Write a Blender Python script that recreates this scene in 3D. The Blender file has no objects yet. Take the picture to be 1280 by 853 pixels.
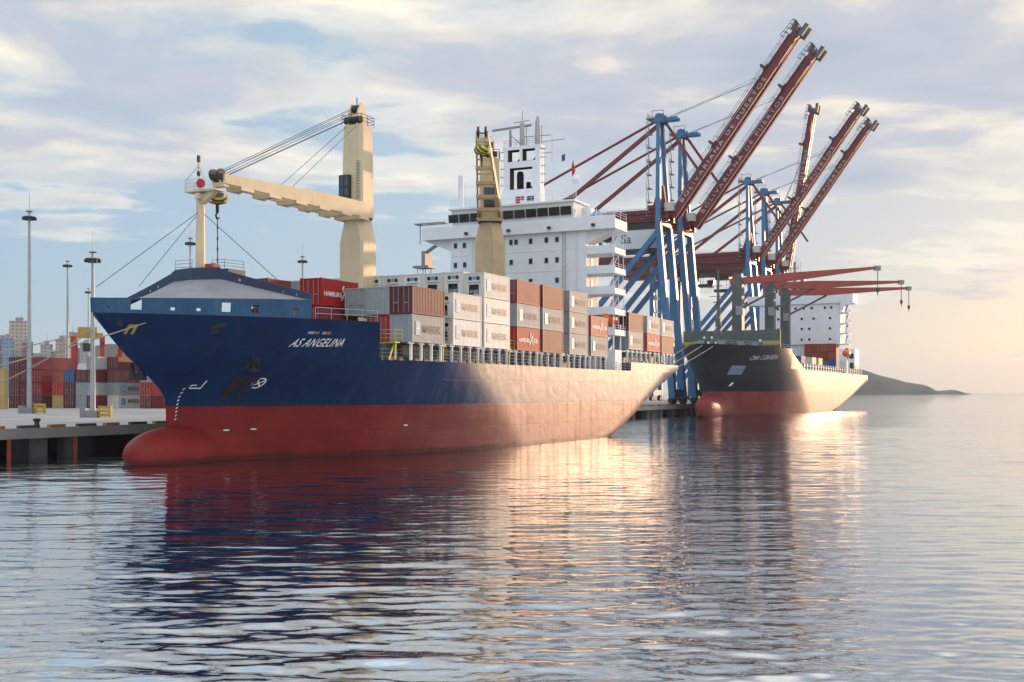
import bpy, math, random
from mathutils import Vector, Matrix

# ---------------------------------------------------------------- camera, sky, sun, exposure
scene = bpy.context.scene
col = scene.collection
R = math.radians
EYE = 6.0
cd = bpy.data.cameras.new("camera")
cam = bpy.data.objects.new("camera", cd)
col.objects.link(cam)
cam.location = (0, 0, EYE)
cam.rotation_euler = (R(90), 0, 0)
cd.sensor_width = 36.0
cd.lens = 36.0 * 1400 / 1280
cd.shift_y = 63.5 / 1280
cd.clip_start = 0.5
cd.clip_end = 30000
scene.camera = cam

SUN_AZ = 40.0      # degrees right of the view direction (+Y)
SUN_EL = 6.5
world = bpy.data.worlds.new("World")
scene.world = world
world.use_nodes = True
wn, wl = world.node_tree.nodes, world.node_tree.links
wn.clear()


def N(tree, typ, **kw):
    n = tree.nodes.new(typ)
    for k, v in kw.items():
        if k.startswith("i_"):
            n.inputs[k[2:]].default_value = v
        else:
            setattr(n, k, v)
    return n


def math_node(tree, op, a, b=None, clamp=False):
    n = tree.nodes.new("ShaderNodeMath")
    n.operation = op
    n.use_clamp = clamp
    for i, v in enumerate((a, b)):
        if v is None:
            continue
        if isinstance(v, (int, float)):
            n.inputs[i].default_value = v
        else:
            tree.links.new(v, n.inputs[i])
    return n.outputs[0]


def ramp(tree, fac, stops, interp='LINEAR'):
    n = tree.nodes.new("ShaderNodeValToRGB")
    n.color_ramp.interpolation = interp
    el = n.color_ramp.elements
    el[0].position, el[0].color = stops[0][0], (*stops[0][1], 1)
    el[1].position, el[1].color = stops[-1][0], (*stops[-1][1], 1)
    for p, c in stops[1:-1]:
        e = el.new(p)
        e.color = (*c, 1)
    tree.links.new(fac, n.inputs[0])
    return n.outputs[0]


def mixc(tree, fac, a, b, mode='MIX'):
    n = tree.nodes.new("ShaderNodeMix")
    n.data_type = 'RGBA'
    n.blend_type = mode
    for i, v in ((0, fac), (6, a), (7, b)):
        if isinstance(v, (int, float)):
            n.inputs[i].default_value = v
        elif isinstance(v, tuple):
            n.inputs[i].default_value = (*v, 1) if len(v) == 3 else v
        else:
            tree.links.new(v, n.inputs[i])
    return n.outputs[2]


def build_world():
    t = world.node_tree
    out = N(t, "ShaderNodeOutputWorld")
    bg = N(t, "ShaderNodeBackground", i_Strength=0.1)
    wl.new(bg.outputs[0], out.inputs[0])
    sky = N(t, "ShaderNodeTexSky", sky_type='NISHITA', sun_disc=False,
            sun_elevation=R(SUN_EL), sun_rotation=R(SUN_AZ), altitude=0,
            air_density=1.0, dust_density=1.6, ozone_density=1.6)
    tc = N(t, "ShaderNodeTexCoord")
    sep = N(t, "ShaderNodeSeparateXYZ")
    wl.new(tc.outputs["Generated"], sep.inputs[0])
    z = math_node(t, 'MAXIMUM', sep.outputs[2], 0.0)
    den = math_node(t, 'ADD', z, 0.10)
    px = math_node(t, 'DIVIDE', sep.outputs[0], den)
    py = math_node(t, 'DIVIDE', sep.outputs[1], den)
    comb = N(t, "ShaderNodeCombineXYZ")
    wl.new(px, comb.inputs[0])
    wl.new(py, comb.inputs[1])
    # cloud banks: broad sheets broken up by smaller ones
    def noise(scale, locv, sc, det, rough, dist):
        mp = N(t, "ShaderNodeMapping")
        mp.inputs["Scale"].default_value = (*sc, 1)
        mp.inputs["Location"].default_value = (*locv, 0)
        mp.inputs["Rotation"].default_value = (0, 0, R(-10))
        wl.new(comb.outputs[0], mp.inputs[0])
        n = N(t, "ShaderNodeTexNoise", i_Scale=scale, i_Detail=det, i_Roughness=rough, i_Distortion=dist)
        wl.new(mp.outputs[0], n.inputs["Vector"])
        return n.outputs[0]
    nb = noise(0.75, (5.3, 2.2), (0.8, 1.0), 4.0, 0.5, 0.3)
    nm_ = noise(2.0, (1.1, 7.7), (0.75, 1.0), 10.0, 0.60, 0.25)
    nt = noise(1.7, (9.4, 3.3), (0.8, 1.1), 8.0, 0.55, 0.3)
    n1 = math_node(t, 'ADD', math_node(t, 'MULTIPLY', nb, 0.55), math_node(t, 'MULTIPLY', nm_, 0.45))
    # coverage grows with elevation, fades near the horizon, thinner at the left
    el = ramp(t, z, [(0.03, (0, 0, 0)), (0.10, (0.30,) * 3), (0.17, (0.62,) * 3), (0.26, (0.95,) * 3), (0.6, (0.8,) * 3)])
    cov = math_node(t, 'ADD', math_node(t, 'MULTIPLY', el, 0.26), math_node(t, 'MULTIPLY', sep.outputs[0], 0.10))
    dens = math_node(t, 'ADD', n1, math_node(t, 'SUBTRACT', cov, 0.62))
    mask = ramp(t, dens, [(0.0, (0, 0, 0)), (0.05, (0.45,) * 3), (0.13, (0.95,) * 3)], 'EASE')
    # thick cloud is lavender, thin edges are cream and bright
    tk = math_node(t, 'ADD', dens, math_node(t, 'MULTIPLY', math_node(t, 'SUBTRACT', nt, 0.5), 0.85))
    thick = ramp(t, tk, [(0.01, (8.6, 7.8, 6.4)), (0.07, (6.6, 6.1, 5.5)), (0.13, (4.5, 4.7, 5.2)), (0.30, (3.45, 3.95, 4.85))])
    base = sky.outputs[0]
    azr = math_node(t, 'MULTIPLY_ADD', sep.outputs[0], 1.15)
    azr.node.inputs[2].default_value = 0.48
    low = ramp(t, azr, [(0.0, (3.1, 4.4, 5.3)), (0.35, (3.5, 4.7, 5.5)), (0.68, (4.8, 5.0, 5.0)), (0.90, (5.7, 5.1, 4.5)), (1.0, (6.3, 5.3, 4.5))])
    high = ramp(t, azr, [(0.0, (3.2, 4.5, 5.8)), (0.5, (3.7, 4.7, 5.7)), (1.0, (4.6, 4.8, 5.0))])
    hz = ramp(t, z, [(0.0, (0, 0, 0)), (0.16, (1, 1, 1))], 'EASE')
    veilc = mixc(t, hz, low, high)
    clear = mixc(t, 0.85, base, veilc)
    fin = mixc(t, mask, clear, thick)
    up = ramp(t, z, [(0.36, (1,) * 3), (0.75, (2.3,) * 3)])
    back = math_node(t, 'MULTIPLY_ADD', math_node(t, 'MAXIMUM', math_node(t, 'MULTIPLY', sep.outputs[1], -1.0), 0.0), 0.35)
    back.node.inputs[2].default_value = 1.0
    fin = mixc(t, 1.0, fin, up, 'MULTIPLY')
    vm = N(t, "ShaderNodeVectorMath", operation='SCALE')
    wl.new(fin, vm.inputs[0])
    wl.new(back, vm.inputs["Scale"])
    wl.new(vm.outputs[0], bg.inputs[0])


build_world()
sl = bpy.data.lights.new("sun", 'SUN')
sl.energy = 2.9
sl.angle = R(0.8)
sl.color = (1.0, 0.62, 0.36)
sun = bpy.data.objects.new("sun", sl)
col.objects.link(sun)
sd = Vector((math.sin(R(SUN_AZ)) * math.cos(R(SUN_EL)), math.cos(R(SUN_AZ)) * math.cos(R(SUN_EL)), math.sin(R(SUN_EL))))
sun.rotation_euler = sd.to_track_quat('Z', 'Y').to_euler()
sun.location = (300, 300, 200)

scene.view_settings.view_transform = 'Standard'
scene.view_settings.look = 'None'
scene.view_settings.exposure = 0.45
scene.view_settings.gamma = 1.0
scene.view_settings.use_curve_mapping = False
try:
    scene.cycles.max_bounces = 6
    scene.cycles.glossy_bounces = 3
    scene.cycles.diffuse_bounces = 2
    scene.cycles.transmission_bounces = 2
    scene.cycles.volume_bounces = 0
    scene.cycles.sample_clamp_indirect = 6
    scene.cycles.use_denoising = True
except Exception:
    pass

rnd = random.Random(7)

# ---------------------------------------------------------------- materials
MATS = {}


def new_mat(name):
    m = bpy.data.materials.new(name)
    m.use_nodes = True
    t = m.node_tree
    return m, t, t.nodes["Principled BSDF"]


def paint(name, c, rough=0.5, spec=0.5, var=0.25, scale=0.6, streak=0.0, streak_c=(0.12, 0.06, 0.03), bump=0.0, metal=0.0, tint=0.0):
    """painted steel or concrete: blotchy base colour, optional vertical weather streaks"""
    if name in MATS:
        return MATS[name]
    m, t, b = new_mat(name)
    tc = N(t, "ShaderNodeTexCoord")
    no = N(t, "ShaderNodeTexNoise", i_Scale=scale, i_Detail=6.0, i_Roughness=0.6)
    oi = N(t, "ShaderNodeObjectInfo")
    vo = N(t, "ShaderNodeVectorMath", operation='ADD')
    t.links.new(tc.outputs["Object"], vo.inputs[0])
    t.links.new(math_node(t, 'MULTIPLY', oi.outputs["Random"], 60.0), vo.inputs[1])
    t.links.new(vo.outputs[0], no.inputs["Vector"])
    f = ramp(t, no.outputs[0], [(0.3, (0, 0, 0)), (0.7, (1, 1, 1))])
    lo = tuple(x * (1 - var) for x in c)
    hi = tuple(min(1, x * (1 + var * 0.7)) for x in c)
    cc = mixc(t, f, lo, hi)
    if streak > 0:
        mp = N(t, "ShaderNodeMapping")
        mp.inputs["Scale"].default_value = (1.6, 1.6, 0.10)
        t.links.new(vo.outputs[0], mp.inputs[0])
        n2 = N(t, "ShaderNodeTexNoise", i_Scale=1.0, i_Detail=7.0, i_Roughness=0.65)
        t.links.new(mp.outputs[0], n2.inputs["Vector"])
        f2 = ramp(t, n2.outputs[0], [(0.52, (0, 0, 0)), (0.78, (streak,) * 3)])
        cc = mixc(t, f2, cc, streak_c)
    if tint > 0:
        hv = N(t, "ShaderNodeHueSaturation")
        t.links.new(math_node(t, 'MULTIPLY_ADD', oi.outputs["Random"], tint), hv.inputs["Value"])
        hv.inputs["Value"].links[0].from_node.inputs[2].default_value = 1 - tint / 2
        r2 = math_node(t, 'FRACT', math_node(t, 'MULTIPLY', oi.outputs["Random"], 17.3))
        t.links.new(math_node(t, 'MULTIPLY_ADD', r2, tint), hv.inputs["Saturation"])
        hv.inputs["Saturation"].links[0].from_node.inputs[2].default_value = 1 - tint * .7
        t.links.new(cc, hv.inputs["Color"])
        cc = hv.outputs[0]
    t.links.new(cc, b.inputs["Base Color"])
    b.inputs["Roughness"].default_value = rough
    b.inputs["Specular IOR Level"].default_value = spec
    b.inputs["Metallic"].default_value = metal
    if bump > 0:
        bp = N(t, "ShaderNodeBump", i_Strength=bump, i_Distance=0.05)
        t.links.new(no.outputs[0], bp.inputs["Height"])
        t.links.new(bp.outputs[0], b.inputs["Normal"])
    MATS[name] = m
    return m


def hull_paint(name, top, bottom, zline, rough=0.46, scuff_wash=0.75, span=100.0, deck=8.9):
    m, t, b = new_mat(name)
    tc = N(t, "ShaderNodeTexCoord")
    sep = N(t, "ShaderNodeSeparateXYZ")
    t.links.new(tc.outputs["Object"], sep.inputs[0])
    big = N(t, "ShaderNodeTexNoise", i_Scale=0.25, i_Detail=8.0, i_Roughness=0.62)
    t.links.new(tc.outputs["Object"], big.inputs["Vector"])
    mp = N(t, "ShaderNodeMapping")
    mp.inputs["Scale"].default_value = (1.3, 0.25, 0.12)
    t.links.new(tc.outputs["Object"], mp.inputs[0])
    st = N(t, "ShaderNodeTexNoise", i_Scale=1.0, i_Detail=8.0, i_Roughness=0.7)
    t.links.new(mp.outputs[0], st.inputs["Vector"])
    mp2 = N(t, "ShaderNodeMapping")
    mp2.inputs["Scale"].default_value = (0.18, 0.18, 2.2)
    t.links.new(tc.outputs["Object"], mp2.inputs[0])
    hs = N(t, "ShaderNodeTexNoise", i_Scale=1.0, i_Detail=6.0, i_Roughness=0.7)
    t.links.new(mp2.outputs[0], hs.inputs["Vector"])
    fv = ramp(t, big.outputs[0], [(0.3, (0, 0, 0)), (0.72, (1, 1, 1))])
    ct = mixc(t, fv, tuple(x * 0.75 for x in top), tuple(x * 1.25 for x in top))
    cb = mixc(t, fv, tuple(x * 0.75 for x in bottom), tuple(x * 1.25 for x in bottom))
    # scrapes growing towards midships, paled to put the low sun's wash into colour
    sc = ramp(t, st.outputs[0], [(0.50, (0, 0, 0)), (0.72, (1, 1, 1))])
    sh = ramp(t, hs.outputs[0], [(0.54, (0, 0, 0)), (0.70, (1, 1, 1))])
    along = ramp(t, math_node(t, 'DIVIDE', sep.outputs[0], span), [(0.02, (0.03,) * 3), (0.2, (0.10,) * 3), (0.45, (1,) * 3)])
    amt = math_node(t, 'MULTIPLY', along, scuff_wash)
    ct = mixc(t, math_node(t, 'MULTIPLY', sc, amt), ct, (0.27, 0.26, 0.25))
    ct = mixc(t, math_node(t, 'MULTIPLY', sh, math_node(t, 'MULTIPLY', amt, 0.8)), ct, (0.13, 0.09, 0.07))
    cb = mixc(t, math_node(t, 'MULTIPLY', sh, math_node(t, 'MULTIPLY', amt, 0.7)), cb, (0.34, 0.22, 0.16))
    # faint rust weeping down the bow plating
    rw = ramp(t, st.outputs[0], [(0.62, (0, 0, 0)), (0.80, (0.5,) * 3)])
    ct = mixc(t, rw, ct, (0.05, 0.035, 0.03))
    cb = mixc(t, math_node(t, 'MULTIPLY', sc, 0.35), cb, (0.10, 0.035, 0.03))
    # chalky bottom paint along the straight side, with low-sun wash mixed into its colour
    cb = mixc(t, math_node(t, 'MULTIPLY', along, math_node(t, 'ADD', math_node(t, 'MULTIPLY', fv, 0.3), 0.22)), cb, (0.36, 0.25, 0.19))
    # rust weeping from the scuppers under the deck edge
    mpr = N(t, "ShaderNodeMapping")
    mpr.inputs["Scale"].default_value = (1.8, 0.0, 0.04)
    t.links.new(tc.outputs["Object"], mpr.inputs[0])
    nr = N(t, "ShaderNodeTexNoise", i_Scale=1.0, i_Detail=5.0, i_Roughness=0.6)
    t.links.new(mpr.outputs[0], nr.inputs["Vector"])
    top_z = ramp(t, math_node(t, 'DIVIDE', sep.outputs[2], deck), [(0.5, (0, 0, 0)), (1.0, (0.65,) * 3)])
    ct = mixc(t, math_node(t, 'MULTIPLY', ramp(t, nr.outputs[0], [(0.56, (0, 0, 0)), (0.70, (1,) * 3)]), math_node(t, 'MULTIPLY', top_z, along)), ct, (0.09, 0.05, 0.035))
    step = math_node(t, 'GREATER_THAN', sep.outputs[2], zline)
    cc = mixc(t, step, cb, ct)
    # wet, weedy belt just above the water
    wet = ramp(t, math_node(t, 'ADD', sep.outputs[2], math_node(t, 'MULTIPLY', big.outputs[0], 0.8)), [(0.75, (1, 1, 1)), (1.25, (0, 0, 0))])
    cc = mixc(t, math_node(t, 'MULTIPLY', wet, 0.6), cc, (0.05, 0.02, 0.018))
    t.links.new(cc, b.inputs["Base Color"])
    seam_in = b.inputs["Base Color"].links[0].from_socket
    rr = math_node(t, 'ADD', rough, math_node(t, 'MULTIPLY', math_node(t, 'SUBTRACT', st.outputs[0], 0.5), 0.35))
    t.links.new(rr, b.inputs["Roughness"])
    gloss = ramp(t, math_node(t, 'DIVIDE', sep.outputs[0], span), [(0.16, (0,) * 3), (0.42, (1,) * 3)])
    gloss = math_node(t, 'MAXIMUM', gloss, math_node(t, 'MULTIPLY', math_node(t, 'SUBTRACT', 1.0, step), 0.2))
    gloss = math_node(t, 'MULTIPLY', gloss, math_node(t, 'ADD', math_node(t, 'MULTIPLY', step, 0.4), 0.6))
    gl = math_node(t, 'SUBTRACT', math_node(t, 'MULTIPLY_ADD', gloss, 0.42), math_node(t, 'MULTIPLY', math_node(t, 'MULTIPLY', sc, along), 0.30))
    gl = math_node(t, 'SUBTRACT', gl, math_node(t, 'MULTIPLY', math_node(t, 'MULTIPLY', sh, along), 0.25))
    for n_ in t.nodes:
        if n_.type == 'MATH' and n_.operation == 'MULTIPLY_ADD' and not n_.inputs[2].is_linked:
            n_.inputs[2].default_value = 0.10
    t.links.new(gl, b.inputs["Specular IOR Level"])
    # plating: weld seams and slightly dished plates
    br = N(t, "ShaderNodeTexBrick", i_Scale=1.0)
    br.inputs["Mortar Size"].default_value = 0.03
    br.inputs["Brick Width"].default_value = 8.0
    br.inputs["Row Height"].default_value = 2.4
    mp3 = N(t, "ShaderNodeCombineXYZ")
    t.links.new(sep.outputs[0], mp3.inputs[0])
    t.links.new(sep.outputs[2], mp3.inputs[1])
    t.links.new(mp3.outputs[0], br.inputs["Vector"])
    cs = mixc(t, math_node(t, 'MULTIPLY', br.outputs["Fac"], 0.45), seam_in, (0.03, 0.025, 0.025))
    t.links.new(cs, b.inputs["Base Color"])
    wv = N(t, "ShaderNodeTexNoise", i_Scale=0.8, i_Detail=2.0)
    t.links.new(tc.outputs["Object"], wv.inputs["Vector"])
    hgt = math_node(t, 'SUBTRACT', math_node(t, 'MULTIPLY', wv.outputs[0], 0.035), math_node(t, 'MULTIPLY', br.outputs["Fac"], 0.012))
    bp = N(t, "ShaderNodeBump", i_Strength=0.8, i_Distance=1.0)
    t.links.new(hgt, bp.inputs["Height"])
    t.links.new(bp.outputs[0], b.inputs["Normal"])
    return m


def water_mat():
    m, t, b = new_mat("sea_water")
    b.inputs["Base Color"].default_value = (0.50, 0.56, 0.61, 1)
    b.inputs["Roughness"].default_value = 0.04
    b.inputs["IOR"].default_value = 1.6
    b.inputs["Metallic"].default_value = 0.0
    # mirror-like harbour water: strong reflection over a dark body
    b.inputs["Base Color"].default_value = (0.004, 0.010, 0.016, 1)
    gls = N(t, "ShaderNodeBsdfGlossy", i_Roughness=0.04)
    gls.inputs["Color"].default_value = (0.86, 0.90, 0.93, 1)
    mx = N(t, "ShaderNodeMixShader")
    mx.inputs[0].default_value = 0.52
    t.links.new(b.outputs[0], mx.inputs[1])
    t.links.new(gls.outputs[0], mx.inputs[2])
    t.links.new(mx.outputs[0], t.nodes["Material Output"].inputs["Surface"])
    tc = N(t, "ShaderNodeTexCoord")
    hs = []
    for sx, sy, amp, det, rot in ((0.10, 0.24, 0.26, 2.0, 8), (0.33, 0.95, 0.15, 2.0, -5), (0.9, 2.6, 0.050, 3.0, 4)):
        mp = N(t, "ShaderNodeMapping")
        mp.inputs["Scale"].default_value = (sx, sy, 1)
        mp.inputs["Rotation"].default_value = (0, 0, R(rot))
        t.links.new(tc.outputs["Object"], mp.inputs[0])
        n = N(t, "ShaderNodeTexNoise", i_Scale=1.0, i_Detail=det, i_Roughness=0.5, i_Distortion=0.4)
        t.links.new(mp.outputs[0], n.inputs["Vector"])
        hs.append(math_node(t, 'MULTIPLY', n.outputs[0], amp))
    # calmer and rougher patches
    pm = N(t, "ShaderNodeMapping")
    pm.inputs["Scale"].default_value = (0.006, 0.03, 1)
    t.links.new(tc.outputs["Object"], pm.inputs[0])
    pn = N(t, "ShaderNodeTexNoise", i_Scale=1.0, i_Detail=3.0)
    t.links.new(pm.outputs[0], pn.inputs["Vector"])
    patch = ramp(t, pn.outputs[0], [(0.35, (0.45,) * 3), (0.62, (1.1,) * 3)])
    sepw = N(t, "ShaderNodeSeparateXYZ")
    t.links.new(tc.outputs["Object"], sepw.inputs[0])
    far = ramp(t, math_node(t, 'DIVIDE', sepw.outputs[1], 400.0), [(0.08, (0.30,) * 3), (0.5, (0.75,) * 3)])
    h = math_node(t, 'ADD', hs[0], math_node(t, 'MULTIPLY', math_node(t, 'ADD', hs[1], hs[2]), patch))
    bp = N(t, "ShaderNodeBump", i_Strength=1.0, i_Distance=1.0)
    t.links.new(math_node(t, 'MULTIPLY', h, far), bp.inputs["Height"])
    t.links.new(bp.outputs[0], b.inputs["Normal"])
    t.links.new(bp.outputs[0], gls.inputs["Normal"])
    return m


def glass_dark(name="window_glass", c=(0.012, 0.015, 0.02)):
    if name in MATS:
        return MATS[name]
    m, t, b = new_mat(name)
    b.inputs["Base Color"].default_value = (*c, 1)
    b.inputs["Roughness"].default_value = 0.08
    MATS[name] = m
    return m


WHITE = paint("white_paint", (0.72, 0.735, 0.765), 0.65, 0.25, var=0.06, streak=0.10, streak_c=(0.45, 0.36, 0.28))
CREAM = paint("cream_paint", (0.62, 0.50, 0.32), 0.5, var=0.10, streak=0.25, streak_c=(0.32, 0.22, 0.13))
SOOT = paint("soot", (0.015, 0.015, 0.016), 1.0, 0.05, var=0.3)
TAN = paint("tan_paint", (0.52, 0.38, 0.21), 0.5, var=0.14, streak=0.3, streak_c=(0.22, 0.14, 0.08))
BLUE_LT = paint("bulwark_blue", (0.022, 0.075, 0.155), 0.6, 0.3, var=0.2, streak=0.5, streak_c=(0.10, 0.15, 0.17))
NAVY = paint("navy_paint", (0.012, 0.028, 0.075), 0.45, var=0.25, streak=0.2, streak_c=(0.05, 0.04, 0.04))
DECKW = paint("worn_white_deck", (0.19, 0.195, 0.22), 0.7, var=0.22, scale=0.35, streak=0.25, streak_c=(0.30, 0.28, 0.27))
STEELB = paint("crane_blue", (0.035, 0.13, 0.27), 0.45, var=0.18, streak=0.2, streak_c=(0.03, 0.05, 0.08))
STEELR = paint("crane_red", (0.16, 0.020, 0.020), 0.5, var=0.2, streak=0.2, streak_c=(0.08, 0.02, 0.02))
DARK = paint("dark_steel", (0.02, 0.022, 0.025), 0.6, var=0.3)
GREY = paint("grey_steel", (0.22, 0.23, 0.24), 0.5, var=0.15)
GALV = paint("galvanised_steel", (0.36, 0.38, 0.40), 0.45, var=0.12, metal=0.3)
GREEN = paint("grey_green_paint", (0.075, 0.09, 0.085), 0.6, var=0.2, streak=0.3, streak_c=(0.10, 0.08, 0.05))
YELLOW = paint("yellow_paint", (0.42, 0.28, 0.03), 0.6, var=0.3)
ORANGE = paint("orange_gelcoat", (0.60, 0.085, 0.015), 0.35, var=0.1)
REDP = paint("red_paint", (0.40, 0.025, 0.02), 0.5, var=0.2)
LETTER = paint("letter_white", (0.75, 0.75, 0.75), 0.6, var=0.15, scale=3)
LETTERD = paint("letter_dim", (0.50, 0.47, 0.46), 0.7, var=0.35, scale=.8)
LETTERG = paint("letter_worn", (0.36, 0.36, 0.38), 0.6, var=0.3, scale=3)
LETTERB = paint("letter_dark", (0.05, 0.055, 0.07), 0.6, var=0.2)
LOGOB = paint("logo_blue", (0.08, 0.27, 0.42), 0.5, var=0.1)
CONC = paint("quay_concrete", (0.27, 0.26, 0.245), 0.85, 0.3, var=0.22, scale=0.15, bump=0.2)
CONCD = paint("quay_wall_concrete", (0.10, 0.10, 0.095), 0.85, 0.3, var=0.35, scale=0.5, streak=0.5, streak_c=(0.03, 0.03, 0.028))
RUBBER = paint("black_rubber", (0.012, 0.012, 0.013), 0.8, 0.3, var=0.3)
ROPE = paint("mooring_rope", (0.32, 0.29, 0.24), 0.9, 0.2, var=0.2)
RUST = paint("rust", (0.10, 0.045, 0.02), 0.8, 0.2, var=0.4)
GLASS = glass_dark()

# ---------------------------------------------------------------- mesh builder and object helpers


class MB:
    def __init__(self):
        self.v, self.f, self.m = [], [], []

    def face(self, idx, m=0):
        self.f.append(tuple(idx))
        self.m.append(m)

    def box(self, x0, x1, y0, y1, z0, z1, m=0):
        b = len(self.v)
        self.v += [(x0, y0, z0), (x1, y0, z0), (x1, y1, z0), (x0, y1, z0), (x0, y0, z1), (x1, y0, z1), (x1, y1, z1), (x0, y1, z1)]
        for q in ((0, 3, 2, 1), (4, 5, 6, 7), (0, 1, 5, 4), (1, 2, 6, 5), (2, 3, 7, 6), (3, 0, 4, 7)):
            self.face([b + i for i in q], m)
        return self

    def bar(self, p, q, w, h=None, m=0, w2=None, h2=None, up=(0, 0, 1)):
        """rectangular bar from p to q, w across, h along the up side, may taper"""
        h = w if h is None else h
        w2 = w if w2 is None else w2
        h2 = h if h2 is None else h2
        p, q = Vector(p), Vector(q)
        d = (q - p).normalized()
        u = Vector(up)
        if abs(d.dot(u)) > 0.99:
            u = Vector((1, 0, 0))
        s = d.cross(u).normalized()
        u = s.cross(d).normalized()
        b = len(self.v)
        for c, ww, hh in ((p, w, h), (q, w2, h2)):
            for i, j in ((-1, -1), (1, -1), (1, 1), (-1, 1)):
                self.v.append(tuple(c + s * (i * ww / 2) + u * (j * hh / 2)))
        for k in range(4):
            self.face((b + k, b + (k + 1) % 4, b + 4 + (k + 1) % 4, b + 4 + k), m)
        self.face((b + 3, b + 2, b + 1, b), m)
        self.face((b + 4, b + 5, b + 6, b + 7), m)
        return self

    def tube(self, p, q, r, r2=None, n=8, m=0, cap=True):
        r2 = r if r2 is None else r2
        p, q = Vector(p), Vector(q)
        d = (q - p).normalized()
        u = Vector((0, 0, 1)) if abs(d.z) < 0.95 else Vector((1, 0, 0))
        s = d.cross(u).normalized()
        u = s.cross(d)
        b = len(self.v)
        for c, rr in ((p, r), (q, r2)):
            for k in range(n):
                a = 2 * math.pi * k / n
                self.v.append(tuple(c + s * (rr * math.cos(a)) + u * (rr * math.sin(a))))
        for k in range(n):
            self.face((b + k, b + (k + 1) % n, b + n + (k + 1) % n, b + n + k), m)
        if cap:
            self.face([b + k for k in range(n)][::-1], m)
            self.face([b + n + k for k in range(n)], m)
        return self

    def path(self, pts, r, n=6, m=0):
        for a, b in zip(pts, pts[1:]):
            self.tube(a, b, r, n=n, m=m)
        return self

    def lathe(self, c, prof, n=16, m=0):
        """prof: list of (radius, z) from bottom to top around vertical axis at c"""
        b = len(self.v)
        for r, z in prof:
            for k in range(n):
                a = 2 * math.pi * k / n
                self.v.append((c[0] + r * math.cos(a), c[1] + r * math.sin(a), c[2] + z))
        for i in range(len(prof) - 1):
            for k in range(n):
                self.face((b + i * n + k, b + i * n + (k + 1) % n, b + (i + 1) * n + (k + 1) % n, b + (i + 1) * n + k), m)
        self.face([b + k for k in range(n)][::-1], m)
        e = b + (len(prof) - 1) * n
        self.face([e + k for k in range(n)], m)
        return self

    def prism(self, poly, axis, a0, a1, m=0):
        """extrude a 2D polygon along an axis ('x','y','z') from a0 to a1"""
        b = len(self.v)
        n = len(poly)
        for a in (a0, a1):
            for u, w in poly:
                self.v.append((a, u, w) if axis == 'x' else (u, a, w) if axis == 'y' else (u, w, a))
        for k in range(n):
            self.face((b + k, b + (k + 1) % n, b + n + (k + 1) % n, b + n + k), m)
        self.face([b + k for k in range(n)][::-1], m)
        self.face([b + n + k for k in range(n)], m)
        return self

    def loft(self, rings, m=0, cap=True):
        b = len(self.v)
        n = len(rings[0])
        for r in rings:
            self.v += [tuple(p) for p in r]
        for i in range(len(rings) - 1):
            for k in range(n):
                self.face((b + i * n + k, b + i * n + (k + 1) % n, b + (i + 1) * n + (k + 1) % n, b + (i + 1) * n + k), m)
        if cap:
            self.face([b + k for k in range(n)][::-1], m)
            e = b + (len(rings) - 1) * n
            self.face([e + k for k in range(n)], m)
        return self

    def grid(self, rows, m=0):
        b = len(self.v)
        n = len(rows[0])
        for r in rows:
            self.v += [tuple(p) for p in r]
        for i in range(len(rows) - 1):
            for k in range(n - 1):
                self.face((b + i * n + k, b + i * n + k + 1, b + (i + 1) * n + k + 1, b + (i + 1) * n + k), m)
        return self

    def mesh(self, name, mats, smooth=False, fix=True):
        me = bpy.data.meshes.new(name)
        me.from_pydata(self.v, [], self.f)
        for mt in (mats if isinstance(mats, (list, tuple)) else [mats]):
            me.materials.append(mt)
        me.polygons.foreach_set("material_index", self.m)
        if fix:
            import bmesh
            bm = bmesh.new()
            bm.from_mesh(me)
            bmesh.ops.recalc_face_normals(bm, faces=bm.faces)
            bm.to_mesh(me)
            bm.free()
        if smooth:
            me.polygons.foreach_set("use_smooth", [True] * len(me.polygons))
            try:
                me.set_sharp_from_angle(angle=R(40))
            except Exception:
                pass
        me.update()
        return me

    def cut(self):
        """start a new piece: build_pieces() makes each piece an object of its own"""
        self.cuts = getattr(self, "cuts", []) + [(len(self.v), len(self.f))]
        return self

    def build_pieces(self, name, mats, parent=None, smooth=False, loc=None, rot=None):
        marks = [(0, 0)] + getattr(self, "cuts", []) + [(len(self.v), len(self.f))]
        out = []
        for (v0, f0), (v1, f1) in zip(marks, marks[1:]):
            if f1 == f0:
                continue
            p = MB()
            p.v = self.v[v0:v1]
            p.f = [tuple(i - v0 for i in f) for f in self.f[f0:f1]]
            p.m = self.m[f0:f1]
            out.append(p.build(name, mats, parent, smooth, loc, rot))
        return out

    def build(self, name, mats, parent=None, smooth=False, loc=None, rot=None, fix=True):
        return place(self.mesh(name, mats, smooth, fix), name, parent, loc, rot)


def place(me, name, parent=None, loc=None, rot=None):
    o = bpy.data.objects.new(name, me)
    col.objects.link(o)
    if parent is not None:
        o.parent = parent
    if loc is not None:
        o.location = loc
    if rot is not None:
        o.rotation_euler = rot
    return o


def tag(o, label=None, cat=None, group=None, kind=None):
    if label:
        o["label"] = label
    if cat:
        o["category"] = cat
    if group:
        o["group"] = group
    if kind:
        o["kind"] = kind
    return o


def thing(name, loc, rz, label, cat, group=None):
    o = bpy.data.objects.new(name, None)
    col.objects.link(o)
    o.empty_display_size = 0.5
    o.location = loc
    o.rotation_euler = (0, 0, rz)
    return tag(o, label, cat, group)


def copy_tree(o, parent=None):
    c = o.copy()
    col.objects.link(c)
    if parent is not None:
        c.parent = parent
    for ch in list(o.children):
        copy_tree(ch, c)
    return c


TEXTS = {}


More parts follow.
